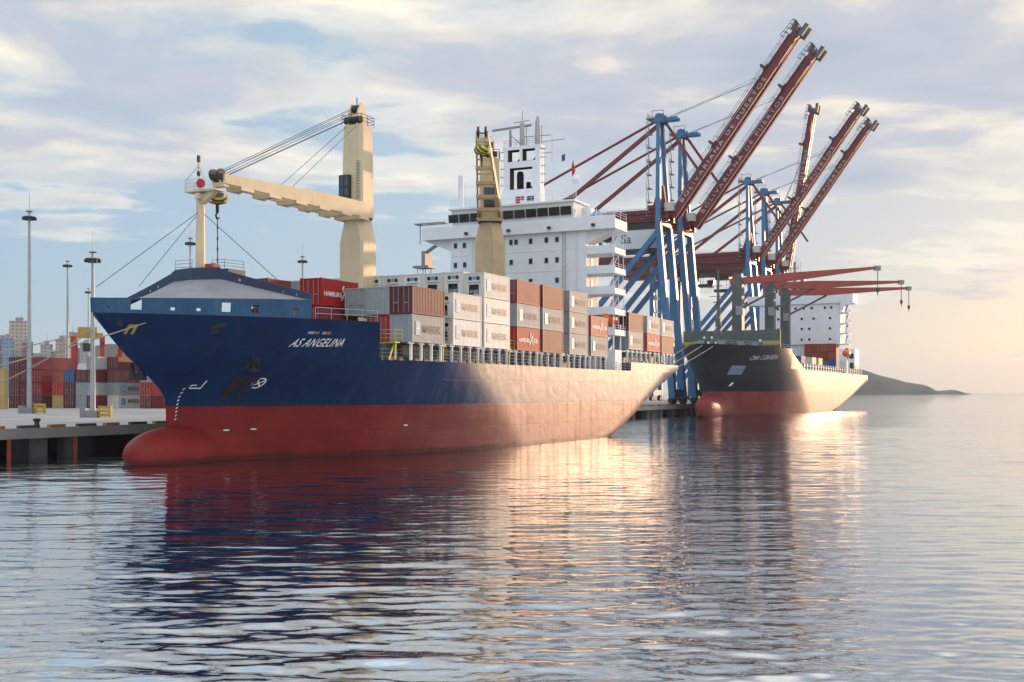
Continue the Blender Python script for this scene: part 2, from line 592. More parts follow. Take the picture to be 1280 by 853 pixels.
def text_mesh(s, size, mat, shear=0.0, depth=0.0, align='LEFT', bold=0.0, space=1.0):
    """built-in font turned into a mesh in its own XY plane"""
    key = (s, size, mat.name, shear, depth, align, bold, space)
    if key in TEXTS:
        return TEXTS[key]
    cu = bpy.data.curves.new("lettering", 'FONT')
    cu.body = s
    cu.size = size
    cu.shear = shear
    cu.extrude = depth
    cu.align_x = align
    cu.offset = bold
    cu.space_character = space
    cu.resolution_u = 3
    o = bpy.data.objects.new("lettering", cu)
    col.objects.link(o)
    dg = bpy.context.evaluated_depsgraph_get()
    dg.update()
    me = bpy.data.meshes.new_from_object(o.evaluated_get(dg))
    me.name = "lettering"
    me.materials.clear()
    me.materials.append(mat)
    bpy.data.objects.remove(o)
    bpy.data.curves.remove(cu)
    TEXTS[key] = me
    return me


# ---------------------------------------------------------------- where things stand
# The quay runs away from the camera to the right; everything berthed at it shares its direction.
QA = 25.57
AX = (math.sin(R(QA)), math.cos(R(QA)))           # along the quay, away
PX = (AX[1], -AX[0])                              # across, towards the water
ORG = (-31.1, 90.8)                               # bulb tip of the near ship
RZ = R(90 - QA)                                   # ship frame: x aft, y to starboard (quay), z up


def Q(s, o, z=0.0):
    """quay frame: s along, o towards the water -> world"""
    return (ORG[0] + s * AX[0] + o * PX[0], ORG[1] + s * AX[1] + o * PX[1], z)


def clamp(x, a=0.0, b=1.0):
    return a if x < a else b if x > b else x


def lerp(a, b, t):
    return a + (b - a) * t


def interp(x, pts):
    if x <= pts[0][0]:
        return pts[0][1]
    for (a, fa), (b, fb) in zip(pts, pts[1:]):
        if x <= b:
            return fa + (fb - fa) * (x - a) / (b - a)
    return pts[-1][1]


HULL1 = dict(B=15.0, zf=12.2, fw=44.0, fd=27.0, stem=[(0, 4.3), (4.4, 4.3), (5.5, 4.15), (6.4, 3.4), (7.3, 2.2), (8.6, 0.2), (10.3, -1.9), (12.2, -3.7), (14, -4.1)],
             bt=3.1, bc=0.7, bw=2.7, bl=7.0, st0=68.0, se0=78.0, se1=102.0, zse=9.5)
HULL2 = dict(B=13.0, zf=17.2, fw=66.0, fd=40.0, stem=[(0, 12.0), (7.0, 12.0), (8.5, 11.0), (10.5, 8.0), (13.0, 4.0), (17.2, -1.5), (19, -2)],
             bt=5.8, bc=2.0, bw=2.7, bl=12.0, st0=98.0, se0=114.0, se1=179.0, zse=10.0)


def bulb_half(s, z, P):
    h = P['bt'] - P['bc']
    q = 1 - ((z - P['bc']) / h) ** 2
    if q <= 0 or s <= 0:
        return 0.0
    # local length of the bulb at this height
    f = clamp(s / P['bl'])
    r = q - (1 - f) ** 2.8
    if r <= 0:
        return 0.0
    return P['bw'] * math.sqrt(r)


def hull_half(s, z, P):
    t = clamp(z / P['zf'])
    s0 = interp(z, P['stem'])
    s1 = lerp(P['fw'], P['fd'], t ** 1.2)
    u = clamp((s - s0) / (s1 - s0))
    k = lerp(1.75, 2.25, t)
    b = P['B'] * (1 - (1 - u) ** k)
    # hollow just behind the stem low down
    b *= lerp(lerp(0.55, 1.0, clamp(u * 2.2)), 1.0, t ** 0.8)
    # stern
    se = lerp(P['se0'], P['se1'], clamp(z / P['zse']) ** 0.85)
    ss = lerp(P['st0'], P['se1'] - 8, clamp(z / P['zse']) ** 0.8)
    if s > ss:
        w = clamp((s - ss) / (se - ss))
        e = lerp(0.70, 0.98, clamp(z / P['zse']) ** 1.2)
        b *= e + (1 - e) * (1 - w ** 2.2)
    if z < P['bt'] + 2.5:
        bb = bulb_half(s, z, P)
        if bb > 0:
            # soft union
            kk = 1.1
            h = clamp(0.5 + 0.5 * (b - bb) / kk)
            b = lerp(bb, b, h) + (kk * h * (1 - h) * 0.6 if s > s0 else 0)
    return b


def s_start(z, P):
    s0 = interp(z, P['stem'])
    h = P['bt'] - P['bc']
    q = 1 - ((z - P['bc']) / h) ** 2
    if q > 0:
        return min(s0, P['bl'] * (1 - q ** (1 / 2.8)))
    return s0


def s_stop(z, P):
    return lerp(P['se0'], P['se1'], clamp(z / P['zse']) ** 0.85)


def hull_shell(P, zs, smax=None, nu=110, smin=None):
    """both sides of the hull between the heights zs, closed over the top and at the ends"""
    mb = MB()
    rows = []
    for z in zs:
        a = s_start(z, P) if smin is None else smin
        e = s_stop(z, P)
        if smax is not None:
            e = min(e, smax(z) if callable(smax) else smax)
        port = []
        for i in range(nu + 1):
            u = (i / nu)
            u = u ** 1.7 * 0.75 + u * 0.25
            s = a + (e - a) * u
            port.append((s, -hull_half(s, z, P), z))
        if smin is None:
            port[0] = (a, -0.02, z)
        star = [(x, -y, zz) for x, y, zz in port[::-1]]
        rows.append(port + star)
    n = len(rows[0])
    b = len(mb.v)
    for r in rows:
        mb.v += r
    for i in range(len(rows) - 1):
        for k in range(n):
            mb.face((b + i * n + k, b + i * n + (k + 1) % n, b + (i + 1) * n + (k + 1) % n, b + (i + 1) * n + k))
    # deck on top as a strip of quads
    t = b + (len(rows) - 1) * n
    for k in range(nu):
        mb.face((t + k, t + k + 1, t + n - 2 - k, t + n - 1 - k), 1)
    return mb


def surf(s, z, P, off=0.03):
    return Vector((s, -(hull_half(s, z, P) + off), z))


def wrap_text(me, P, s0, s1, z0, name, parent, slope=0.0, off=0.05):
    """lay a flat lettering mesh on the port side of a hull between the stations s0 and s1"""
    m2 = me.copy()
    xs = [v.co.x for v in m2.vertices]
    x0, x1 = min(xs), max(xs)
    for v in m2.vertices:
        s = s0 + (s1 - s0) * (v.co.x - x0) / (x1 - x0)
        v.co = surf(s, z0 + v.co.y + slope * (s - s0), P, off)
    m2.update()
    return place(m2, name, parent)


ORDN = ["first", "second", "third", "fourth", "fifth", "sixth", "seventh", "eighth", "ninth", "tenth", "eleventh", "twelfth"]
# ---------------------------------------------------------------- water, far land
def structure(mb, name, mats, label=None, smooth=False):
    o = mb.build(name, mats, None, smooth)
    o["kind"] = "structure"
    return o


def sea_mesh():
    """one sheet of water to the horizon, wavy where ripples can be told apart"""
    import numpy as np
    rg = np.random.RandomState(11)
    ys = [-400.0, -150.0, -40.0, 0.0, 8.0]
    y = 14.0
    while y < 9000:
        ys.append(y)
        y *= 1.0048 if y < 160 else 1.009 if y < 800 else 1.05
    ys = np.array(ys + [9000.0])
    tt = np.concatenate([[-40, -12, -5, -2.5, -1.4, -1.0], np.linspace(-.75, .75, 620), [1.0, 1.4, 2.5, 5, 12, 40]])
    X = np.clip(tt[None, :] * np.maximum(ys, 14.0)[:, None], -9000, 9000)
    Y = np.repeat(ys[:, None], len(tt), 1)
    cell = np.repeat((np.maximum(ys, 14.0) * np.where(ys < 160, .0048, .009))[:, None], len(tt), 1)
    Z = np.zeros_like(X)
    n = 150
    for k in range(n):
        lam = 0.36 * (6.5 / 0.36) ** (rg.rand() ** 1.8)
        th = math.radians(90 + rg.randn() * (13 if lam > 1.5 else 19))
        slope = 0.112 * math.sqrt(2.0 / n) * (1.2 if lam < 1.3 else 0.68 if lam < 3.0 else 0.40)
        amp = slope * lam / (2 * math.pi)
        kx, ky = math.cos(th) * 2 * math.pi / lam, math.sin(th) * 2 * math.pi / lam
        fade = np.clip((lam / cell - 2.4) / 1.6, 0, 1)
        Z += amp * fade * np.sin(kx * X + ky * Y + rg.rand() * 6.283)
    # calmer and livelier patches
    pt = 0.78 + 0.30 * np.sin(X * .021 + Y * .052 + 1.0) * np.sin(X * .034 - Y * .027 + 2.0) + .12 * np.sin(Y * .11 + X * .03)
    Z *= pt
    nr, nc = X.shape
    me = bpy.data.meshes.new("water")
    co = np.stack([X, Y, Z], -1).reshape(-1, 3).astype(np.float32)
    idx = np.arange(nr * nc).reshape(nr, nc)
    q = np.stack([idx[:-1, :-1], idx[:-1, 1:], idx[1:, 1:], idx[1:, :-1]], -1).reshape(-1, 4)
    nf = len(q)
    me.vertices.add(len(co))
    me.vertices.foreach_set("co", co.ravel())
    me.loops.add(nf * 4)
    me.loops.foreach_set("vertex_index", q.ravel().astype(np.int32))
    me.polygons.add(nf)
    me.polygons.foreach_set("loop_start", np.arange(0, nf * 4, 4, dtype=np.int32))
    me.polygons.foreach_set("loop_total", np.full(nf, 4, dtype=np.int32))
    me.polygons.foreach_set("use_smooth", np.ones(nf, dtype=bool))
    me.update(calc_edges=True)
    me.materials.append(water_mat())
    return me


place(sea_mesh(), "water")["kind"] = "structure"
#@@PART2
# ---------------------------------------------------------------- quay
def quay_mesh():
    mb = MB()
    a, b = Q(-260, -16.2), Q(402, -16.2)
    c, d = Q(402, -900), Q(-260, -900)
    v = [(*p[:2], z) for z in (1.75, 2.7) for p in (a, b, c, d)]
    mb.v += v
    mb.face((4, 5, 6, 7))
    mb.face((0, 1, 5, 4))
    mb.face((0, 3, 2, 1))
    mb.face((3, 0, 4, 7))
    mb.face((1, 2, 6, 5))
    return mb


structure(quay_mesh(), "quay", [CONC])
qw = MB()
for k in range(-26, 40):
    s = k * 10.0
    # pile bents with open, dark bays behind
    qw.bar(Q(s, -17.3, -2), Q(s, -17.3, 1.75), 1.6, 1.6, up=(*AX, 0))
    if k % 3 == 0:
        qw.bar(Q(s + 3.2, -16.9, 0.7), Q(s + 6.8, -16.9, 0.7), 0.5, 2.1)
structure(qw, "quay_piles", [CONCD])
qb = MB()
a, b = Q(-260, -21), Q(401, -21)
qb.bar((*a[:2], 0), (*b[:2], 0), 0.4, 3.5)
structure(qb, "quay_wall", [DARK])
kb = MB()
for k in range(-40, 117):
    s = k * 3.4
    kb.bar(Q(s, -16.5, 2.83), Q(s + (2.2 if k % 2 else 1.8), -16.5, 2.83), 0.45, 0.26, m=k % 2)
structure(kb, "quay_kerb", [paint("kerb_ochre", (0.30, 0.13, 0.03), 0.7, var=0.35), paint("kerb_dark", (0.05, 0.05, 0.055), 0.7, var=0.3)])


def fender(s, label):
    t = thing("quay_fender", Q(s, -16.2), RZ, label, "fender", "fender panels along the quay wall")
    m = MB()
    m.box(-0.95, 0.95, 0.05, 0.35, -0.6, 2.5)
    m.build("panel", RUBBER, t)
    m = MB()
    m.tube((0, 0.7, 1.2), (0, 0.3, 1.2), 0.75, n=14)
    m.build("rubber_cone", RUBBER, t)
    m = MB()
    m.box(-1.25, -0.97, 0.08, 0.33, -0.6, 2.5)
    m.build("edge_strip", paint("fender_red", (0.36, 0.06, 0.03), 0.6, var=0.25), t)


# ---------------------------------------------------------------- containers
CC = {
    "maroon": paint("box_maroon", (0.115, 0.020, 0.022), 0.6, 0.3, tint=0.3, var=0.2, streak=0.25, streak_c=(0.07, 0.03, 0.02)),
    "brown": paint("box_brown", (0.17, 0.048, 0.032), 0.6, 0.3, tint=0.3, var=0.2, streak=0.35, streak_c=(0.08, 0.035, 0.02)),
    "red": paint("box_red", (0.34, 0.026, 0.022), 0.6, 0.3, tint=0.3, var=0.18, streak=0.25, streak_c=(0.16, 0.04, 0.03)),
    "crimson": paint("box_crimson", (0.22, 0.020, 0.025), 0.6, 0.3, tint=0.3, var=0.18, streak=0.2, streak_c=(0.12, 0.03, 0.03)),
    "grey": paint("box_grey", (0.27, 0.29, 0.305), 0.6, 0.3, tint=0.3, var=0.14, streak=0.4, streak_c=(0.18, 0.15, 0.12)),
    "white": paint("box_white", (0.62, 0.60, 0.55), 0.6, 0.3, tint=0.3, var=0.10, streak=0.4, streak_c=(0.36, 0.26, 0.17)),
    "tan": paint("box_tan", (0.42, 0.29, 0.10), 0.55, var=0.15, streak=0.3, streak_c=(0.2, 0.12, 0.05)),
    "blue": paint("box_blue", (0.03, 0.10, 0.24), 0.6, 0.3, tint=0.3, var=0.2, streak=0.2),
    "orange": paint("box_orange", (0.24, 0.05, 0.022), 0.6, 0.3, tint=0.3, var=0.2, streak=0.3, streak_c=(0.18, 0.05, 0.03)),
}
BOXES = {}


def box_mesh(L, end):
    """corrugated steel box, origin at the middle of its base; end: 'wall' or 'open' (door or cooling unit fitted there)"""
    key = (L, end)
    if key in BOXES:
        return BOXES[key]
    W, H = 2.438, 2.58
    x, y = L / 2, W / 2
    mb = MB()
    for sx in (-1, 1):
        for sy in (-1, 1):
            mb.box(min(sx * x, sx * (x - .16)), max(sx * x, sx * (x - .16)), min(sy * y, sy * (y - .16)), max(sy * y, sy * (y - .16)), 0.12, H - 0.12)
            for z0, z1 in ((0, 0.12), (H - 0.12, H)):
                mb.box(min(sx * (x + .006), sx * (x - .18)), max(sx * (x + .006), sx * (x - .18)), min(sy * (y + .006), sy * (y - .18)), max(sy * (y + .006), sy * (y - .18)), z0, z1)
    for z0, z1 in ((0.02, 0.16), (H - 0.13, H - 0.03)):
        for sy in (-1, 1):
            mb.box(-x + .16, x - .16, min(sy * y, sy * (y - .10)), max(sy * y, sy * (y - .10)), z0, z1)
        for sx in (-1, 1):
            mb.box(min(sx * x, sx * (x - .10)), max(sx * x, sx * (x - .10)), -y + .16, y - .16, z0, z1)
    # corrugated sides
    p = 0.278
    n = int((L - 0.34) / p)
    st = (L - 0.34) / n
    prof = []
    for k in range(n):
        a = -x + 0.17 + k * st
        prof += [(a, 0.0), (a + st * .26, 0.0), (a + st * .5, 0.014), (a + st * .76, 0.014)]
    prof.append((x - 0.17, 0.0))
    for sy in (-1, 1):
        mb.grid([[(px_, sy * (y - 0.012 - d), z) for px_, d in prof] for z in (0.15, H - 0.12)])
    n2 = 8
    st = (W - 0.34) / n2
    prof = []
    for k in range(n2):
        a = -y + 0.17 + k * st
        prof += [(a, 0.0), (a + st * .26, 0.0), (a + st * .5, 0.025), (a + st * .76, 0.025)]
    prof.append((y - 0.17, 0.0))
    for sx in ((-1, 1) if end == 'wall' else (1,)):
        mb.grid([[(sx * (x - 0.015 - d), py_, z) for py_, d in prof] for z in (0.15, H - 0.12)])
    mb.grid([[(-x + .05, -y + .05, H - .05), (x - .05, -y + .05, H - .05)], [(-x + .05, y - .05, H - .05), (x - .05, y - .05, H - .05)]])
    mb.grid([[(-x + .05, -y + .05, .08), (x - .05, -y + .05, .08)], [(-x + .05, y - .05, .08), (x - .05, y - .05, .08)]])
    me = mb.mesh("container_%d" % round(L), CC["grey"], fix=False)
    BOXES[key] = me
    return me


def door_mesh():
    W, H = 2.438, 2.58
    mb = MB()
    for y0 in (-W / 2 + .16, 0.01):
        mb.box(-0.05, 0.0, y0, y0 + W / 2 - .17, .17, H - .14)
        for k in range(4):
            z = .30 + k * .55
            mb.box(-0.03, 0.02, y0 + .06, y0 + W / 2 - .23, z, z + .38)
    return mb.mesh("door", CC["grey"])


def lockbar_mesh():
    mb = MB()
    for y in (-0.82, -0.30, 0.30, 0.82):
        mb.tube((-0.085, y, .14), (-0.085, y, 2.46), 0.022, n=6)
    for y in (-0.56, 0.56):
        mb.box(-0.12, -0.07, y - .2, y + .2, 1.0, 1.06)
    return mb.mesh("locking_bars", GALV)


def cooler_mesh():
    W, H = 2.438, 2.58
    mb = MB()
    mb.box(-0.02, 0.03, -W / 2 + .16, W / 2 - .16, 1.35, H - .14, 0)
    mb.box(-0.02, 0.03, -W / 2 + .16, -.55, .15, 1.35, 0)
    mb.box(-0.02, 0.03, .60, W / 2 - .16, .15, 1.35, 0)
    mb.box(-0.02, 0.03, -.55, .60, .15, .32, 0)
    mb.box(0.25, 0.3, -.55, .60, .32, 1.35, 1)
    mb.box(0.05, 0.24, -.40, .10, .34, .80, 2)
    mb.tube((0.0, 0.35, .62), (0.24, 0.35, .62), .17, n=10, m=2)
    mb.box(-0.05, -0.02, -.75, .75, 1.52, 1.60, 2)
    mb.tube((-0.04, -.45, 2.0), (0.0, -.45, 2.0), .22, n=12, m=1)
    mb.tube((-0.04, .45, 2.0), (0.0, .45, 2.0), .22, n=12, m=1)
    mb.box(-0.04, -0.02, -.18, .18, 1.86, 2.2, 3)
    return mb.mesh("cooling_unit", [CC["white"], DARK, GREY, LOGOB])


DOOR, LOCK, COOL = door_mesh(), lockbar_mesh(), cooler_mesh()
RUSTL = paint("letter_rusty", (0.40, 0.27, 0.19), 0.6, var=0.25, scale=2)


def set_mat(o, m):
    o.material_slots[0].link = 'OBJECT'
    o.material_slots[0].material = m


def container(loc, rz, L, colour, end, label, group, text=None, side=-1):
    o = place(box_mesh(L, 'wall' if end == 'wall' else 'open'), "container", None, loc, (0, 0, rz))
    set_mat(o, CC[colour])
    tag(o, label, "shipping container", group)
    x, y = L / 2, -1.219
    if end == 'door':
        d = place(DOOR, "door", o, (-x + 0.10, 0, 0))
        set_mat(d, CC[colour])
        place(LOCK, "locking_bars", d)
    elif end == 'cooler':
        place(COOL, "cooling_unit", o, (-x + 0.06, 0, 0))
    if text in ("star", "faded"):
        lm = RUSTL if text == "faded" else LETTERB
        tm = text_mesh("MAERSK", 0.95 if L < 8 else 1.25, lm, bold=0.02)
        place(tm, "lettering", o, (-x + L * 0.30, y - 0.02, 0.95), (R(90), 0, 0))
        mb = MB()
        mb.box(-x + L * .09, -x + L * .23, y - 0.022, y - 0.012, 0.65, 1.95, 0)
        c = (-x + L * .16, 1.3)
        pts = []
        for k in range(14):
            rr = .30 if k % 2 == 0 else .11
            pts.append((c[0] + rr * math.sin(k * math.pi / 7), c[1] + rr * math.cos(k * math.pi / 7)))
        mb.prism(pts, 'y', y - 0.03, y - 0.024, 1)
        mb.build("star_emblem", [LOGOB, LETTER], o)
    elif text == "south":
        k = 1.0 if L < 8 else 1.4
        place(text_mesh("HAMBURG", 0.62 * k, LETTER, bold=0.012), "lettering", o, (-x + .35, y - 0.02, 0.95), (R(90), 0, 0))
        place(text_mesh("S\u00dcD", 0.62 * k, LETTER, bold=0.012), "lettering", o, (x - 1.75 * k, y - 0.02, 0.95), (R(90), 0, 0))
        mb = MB()
        cx = x - 2.35 * k
        mb.bar((cx - .55, y - .02, .65), (cx + .45, y - .02, 1.75), .02, .16, up=(1, 0, 0))
        mb.bar((cx + .5, y - .025, .7), (cx - .35, y - .025, 1.75), .02, .13, up=(1, 0, 0))
        mb.bar((cx - .3, y - .03, 1.75), (cx - .1, y - .03, 2.05), .02, .14, up=(1, 0, 0))
        mb.build("flag_emblem", LETTER, o)
    elif text == "plate":
        mb = MB()
        mb.box(-x + L * .10, -x + L * .26, y - .03, y - .015, .85, 1.75)
        mb.build("emblem", LETTER, o)
        place(text_mesh("HAMBURG S\u00dcD", 0.8, LETTER, bold=0.01), "lettering", o, (-x + L * .30, y - 0.02, 1.0), (R(90), 0, 0))
    return o


# ---------------------------------------------------------------- near container ship
def rail_run(mb, pts, h=1.05, n=3, r=0.025, post=1.6):
    for a, b in zip(pts, pts[1:]):
        a, b = Vector(a), Vector(b)
        for k in range(n):
            dz = Vector((0, 0, h * (k + 1) / n))
            mb.tube(a + dz, b + dz, r, n=4, cap=False)
        m = max(1, int((b - a).length / post))
        for k in range(m + 1):
            c = a.lerp(b, k / m)
            mb.tube(c, c + Vector((0, 0, h)), r * 1.2, n=4, cap=False)


ship = thing("container_ship", Q(0, 0), RZ, "large blue and red container ship with cream deck cranes, moored nearest in front", "container ship")
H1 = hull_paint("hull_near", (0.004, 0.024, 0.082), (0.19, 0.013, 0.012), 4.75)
zs = [-2.0, -1.0, -0.4, 0, .3, .6, .9, 1.2, 1.5, 1.8, 2.1, 2.4, 2.6, 2.75, 2.88, 2.97, 3.04, 3.085, 3.1, 3.2, 3.5, 4, 4.75, 5.5, 6.2, 7, 7.8, 8.9]
DK1 = paint("ship_deck", (0.10, 0.11, 0.11), 0.7, var=0.3)
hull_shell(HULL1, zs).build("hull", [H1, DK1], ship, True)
hull_shell(HULL1, [8.9, 9.7, 10.5, 11.3, 12.2], smax=lambda z: 16.35 + (12.2 - z) * 0.53).build("forecastle", [H1, DK1], ship, True)
hull_shell(HULL1, [8.9, 9.5, 10.1], smin=79.0, nu=50).build("poop", [H1, DK1], ship, True)

# bulwark with its openings
BZ0 = 12.2


def bul_top(s):
    return 13.35 + 0.45 * clamp((s + 4) / 13.8)


BUL_END = 9.8
bul_holes = [(-2.95, .12, 12.62, 12.74), (-1.5, .62, 12.5, 13.3), (.5, .3, 12.5, 12.74), (2.0, .3, 12.5, 12.74), (3.7, .62, 12.5, 13.25), (5.6, .52, 12.5, 13.15), (8.5, .45, 12.5, 13.1)]


def bulwark(side):
    mb = MB()
    ss = set()
    for i in range(71):
        u = i / 70
        ss.add(round(-3.95 + (BUL_END + 3.95) * (u ** 1.6), 3))
    holes = [(c - wd / 2, c + wd / 2, a, b) for c, wd, a, b in (bul_holes if side < 0 else bul_holes[:2])]
    for a, b, _, _ in holes:
        ss |= {round(a, 3), round(b, 3)}
    ss = sorted(ss)
    zz = sorted({BZ0, 12.5, 12.62, 12.74, 13.1, 13.15, 13.25, 13.3})
    idx = {}

    def vid(i, j, inner):
        key = (i, j, inner)
        if key not in idx:
            s = ss[i]
            z = zz[j] if j < len(zz) else bul_top(s)
            y = hull_half(s, min(z, 12.2), HULL1) + (z - 12.2) * 0.06
            y = max(0.0, y - (0.10 if inner else 0))
            idx[key] = len(mb.v)
            mb.v.append((s + (0.1 if inner and i == 0 else 0), side * y, z))
        return idx[key]

    nz = len(zz)

    def is_hole(i, j):
        sm = (ss[i] + ss[i + 1]) / 2
        z1 = zz[j + 1] if j + 1 < nz else 99
        zm = (zz[j] + z1) / 2 if z1 < 50 else 13.34
        return any(a < sm < b and c < zm < d for a, b, c, d in holes)

    for i in range(len(ss) - 1):
        for j in range(nz):
            if is_hole(i, j):
                continue
            for inner in (0, 1):
                q = [vid(i, j, inner), vid(i + 1, j, inner), vid(i + 1, j + 1, inner), vid(i, j + 1, inner)]
                mb.face(q if inner == 0 else q[::-1])
            # close the rims
            for (da, db, p, q) in (((i, j - 1), j > 0, (i, j), (i + 1, j)), ((i, j + 1), j + 1 < nz, (i, j + 1), (i + 1, j + 1))):
                if not db or is_hole(*da):
                    mb.face((vid(*p, 0), vid(*q, 0), vid(*q, 1), vid(*p, 1)))
            for (da, db, p, q) in (((i - 1, j), i > 0, (i, j), (i, j + 1)), ((i + 1, j), i + 1 < len(ss) - 1, (i + 1, j), (i + 1, j + 1))):
                if not db or is_hole(*da):
                    mb.face((vid(*p, 0), vid(*q, 0), vid(*q, 1), vid(*p, 1)))
    return mb


for sd_ in (-1, 1):
    bulwark(sd_).build("bulwark", [BLUE_LT], ship, True)


def crest(v):
    """height of the turtle deck along its aft edge, v = y / half breadth"""
    a = abs(v)
    return 15.75 if a < 0.27 else lerp(15.75, 13.75, (a - 0.27) / 0.73)


def edge_s(v):
    return lerp(7.4, BUL_END, abs(v) ** 0.9)


rows = []
for i in range(25):
    t = i / 24
    row = []
    for j in range(41):
        v = -1 + 2 * j / 40
        s = lerp(-3.6, edge_s(v), t)
        b = max(0.0, hull_half(s, 12.2, HULL1) + 0.02)
        z = lerp(13.4, crest(v), t ** 0.8) if abs(v) < 0.999 else bul_top(s) - 0.02
        zc = lerp(13.38, crest(v), t ** 2.5)
        row.append((s, v * b, max(bul_top(s) - 0.02, zc) if abs(v) < .999 else bul_top(s) - 0.02))
    rows.append(row)
MB().grid(rows).build("turtle_deck", [DECKW], ship, True)

# breakwater plate along the aft edge of the turtle deck, with freeing holes
bw = MB()
nb = 96
hol = {5, 10, 15, 27, 71, 76, 88}


def bwp(j, k):
    v = -1 + 2 * j / nb
    s = edge_s(v)
    b = hull_half(s, 12.2, HULL1)
    z0 = crest(v) - 0.1
    hgt = 1.15 if abs(v) < 0.27 else lerp(0.95, 0.7, (abs(v) - .27) / .73)
    return s, v * b, z0 + hgt * k


for j in range(nb):
    ks = [0, .3, .62, 1.0]
    for a in range(3):
        if a == 1 and j in hol:
            continue
        p = [bwp(j, ks[a]), bwp(j + 1, ks[a]), bwp(j + 1, ks[a + 1]), bwp(j, ks[a + 1])]
        b0 = len(bw.v)
        bw.v += p + [(x + .14, y, z) for x, y, z in p]
        for q in ((0, 1, 2, 3), (7, 6, 5, 4), (0, 4, 5, 1), (1, 5, 6, 2), (2, 6, 7, 3), (3, 7, 4, 0)):
            bw.face([b0 + k for k in q])
bw.build("breakwater", [NAVY], ship, fix=False)

# mast house railing, locker behind the breakwater
m = MB()
rail_run(m, [(8.4, 2.7, 16.7), (8.4, 0.8, 16.7)], 0.95)
m.cut()
rail_run(m, [(8.4, -1.4, 16.7), (8.4, -2.8, 16.7), (10.5, -3.2, 16.7)], 0.8)
m.build_pieces("mast_railing", [GREY], ship)
m = MB()
m.box(8.3, 10.6, -3.3, 3.0, 15.2, 16.68)
m.build("mast_platform", [NAVY], ship)
m = MB()
m.box(8.7, 9.5, -1.35, -0.35, 16.69, 17.25)
m.build("locker", [REDP], ship)

# foremast
m = MB()
m.tube((8.9, 0.3, 16.7), (8.9, 0.3, 23.4), 0.43, 0.36, n=14)
m.box(8.0, 9.8, -0.2, 0.2, 22.9, 23.4)
m.bar((8.9, 0.3, 22.6), (8.9, -1.3, 23.7), 0.5, 0.5)
m.box(8.3, 9.5, -1.9, 1.55, 23.6, 23.75)
m.tube((8.9, .5, 23.7), (8.9, .5, 26.4), 0.09, n=6)
fm = m.build("foremast", [CREAM], ship, True)
m = MB()
rail_run(m, [(8.3, 1.5, 23.75), (8.3, -.3, 23.75)], 0.95)
rail_run(m, [(9.5, 1.5, 23.75), (9.5, -.3, 23.75)], 0.95)
rail_run(m, [(8.3, 1.5, 23.75), (9.5, 1.5, 23.75)], 0.95)
m.build("railing", [CREAM], fm)
m = MB()
m.tube((8.5, -.35, 24.2), (8.0, -.5, 24.2), .22, .42, n=12)
m.build("horn", [REDP], fm)
m = MB()
m.box(8.78, 9.02, .4, .6, 25.1, 25.5)
m.box(8.78, 9.02, .4, .6, 26.3, 26.9)
m.build("mast_lamp", [DARK], fm)
m = MB()
for p in ((-3.4, 0.0, 14.2), (9.2, -7.8, 15.6), (9.2, 7.8, 15.6)):
    m.tube((8.9, .3, 22.0), p, 0.03, n=4)
m.tube((8.9, 0.5, 26.0), (8.4, 1.5, 24.7), 0.02, n=4)
m.tube((8.9, 0.5, 26.0), (8.4, -0.6, 24.7), 0.02, n=4)
m.build("stay_wire", [DARK], fm)


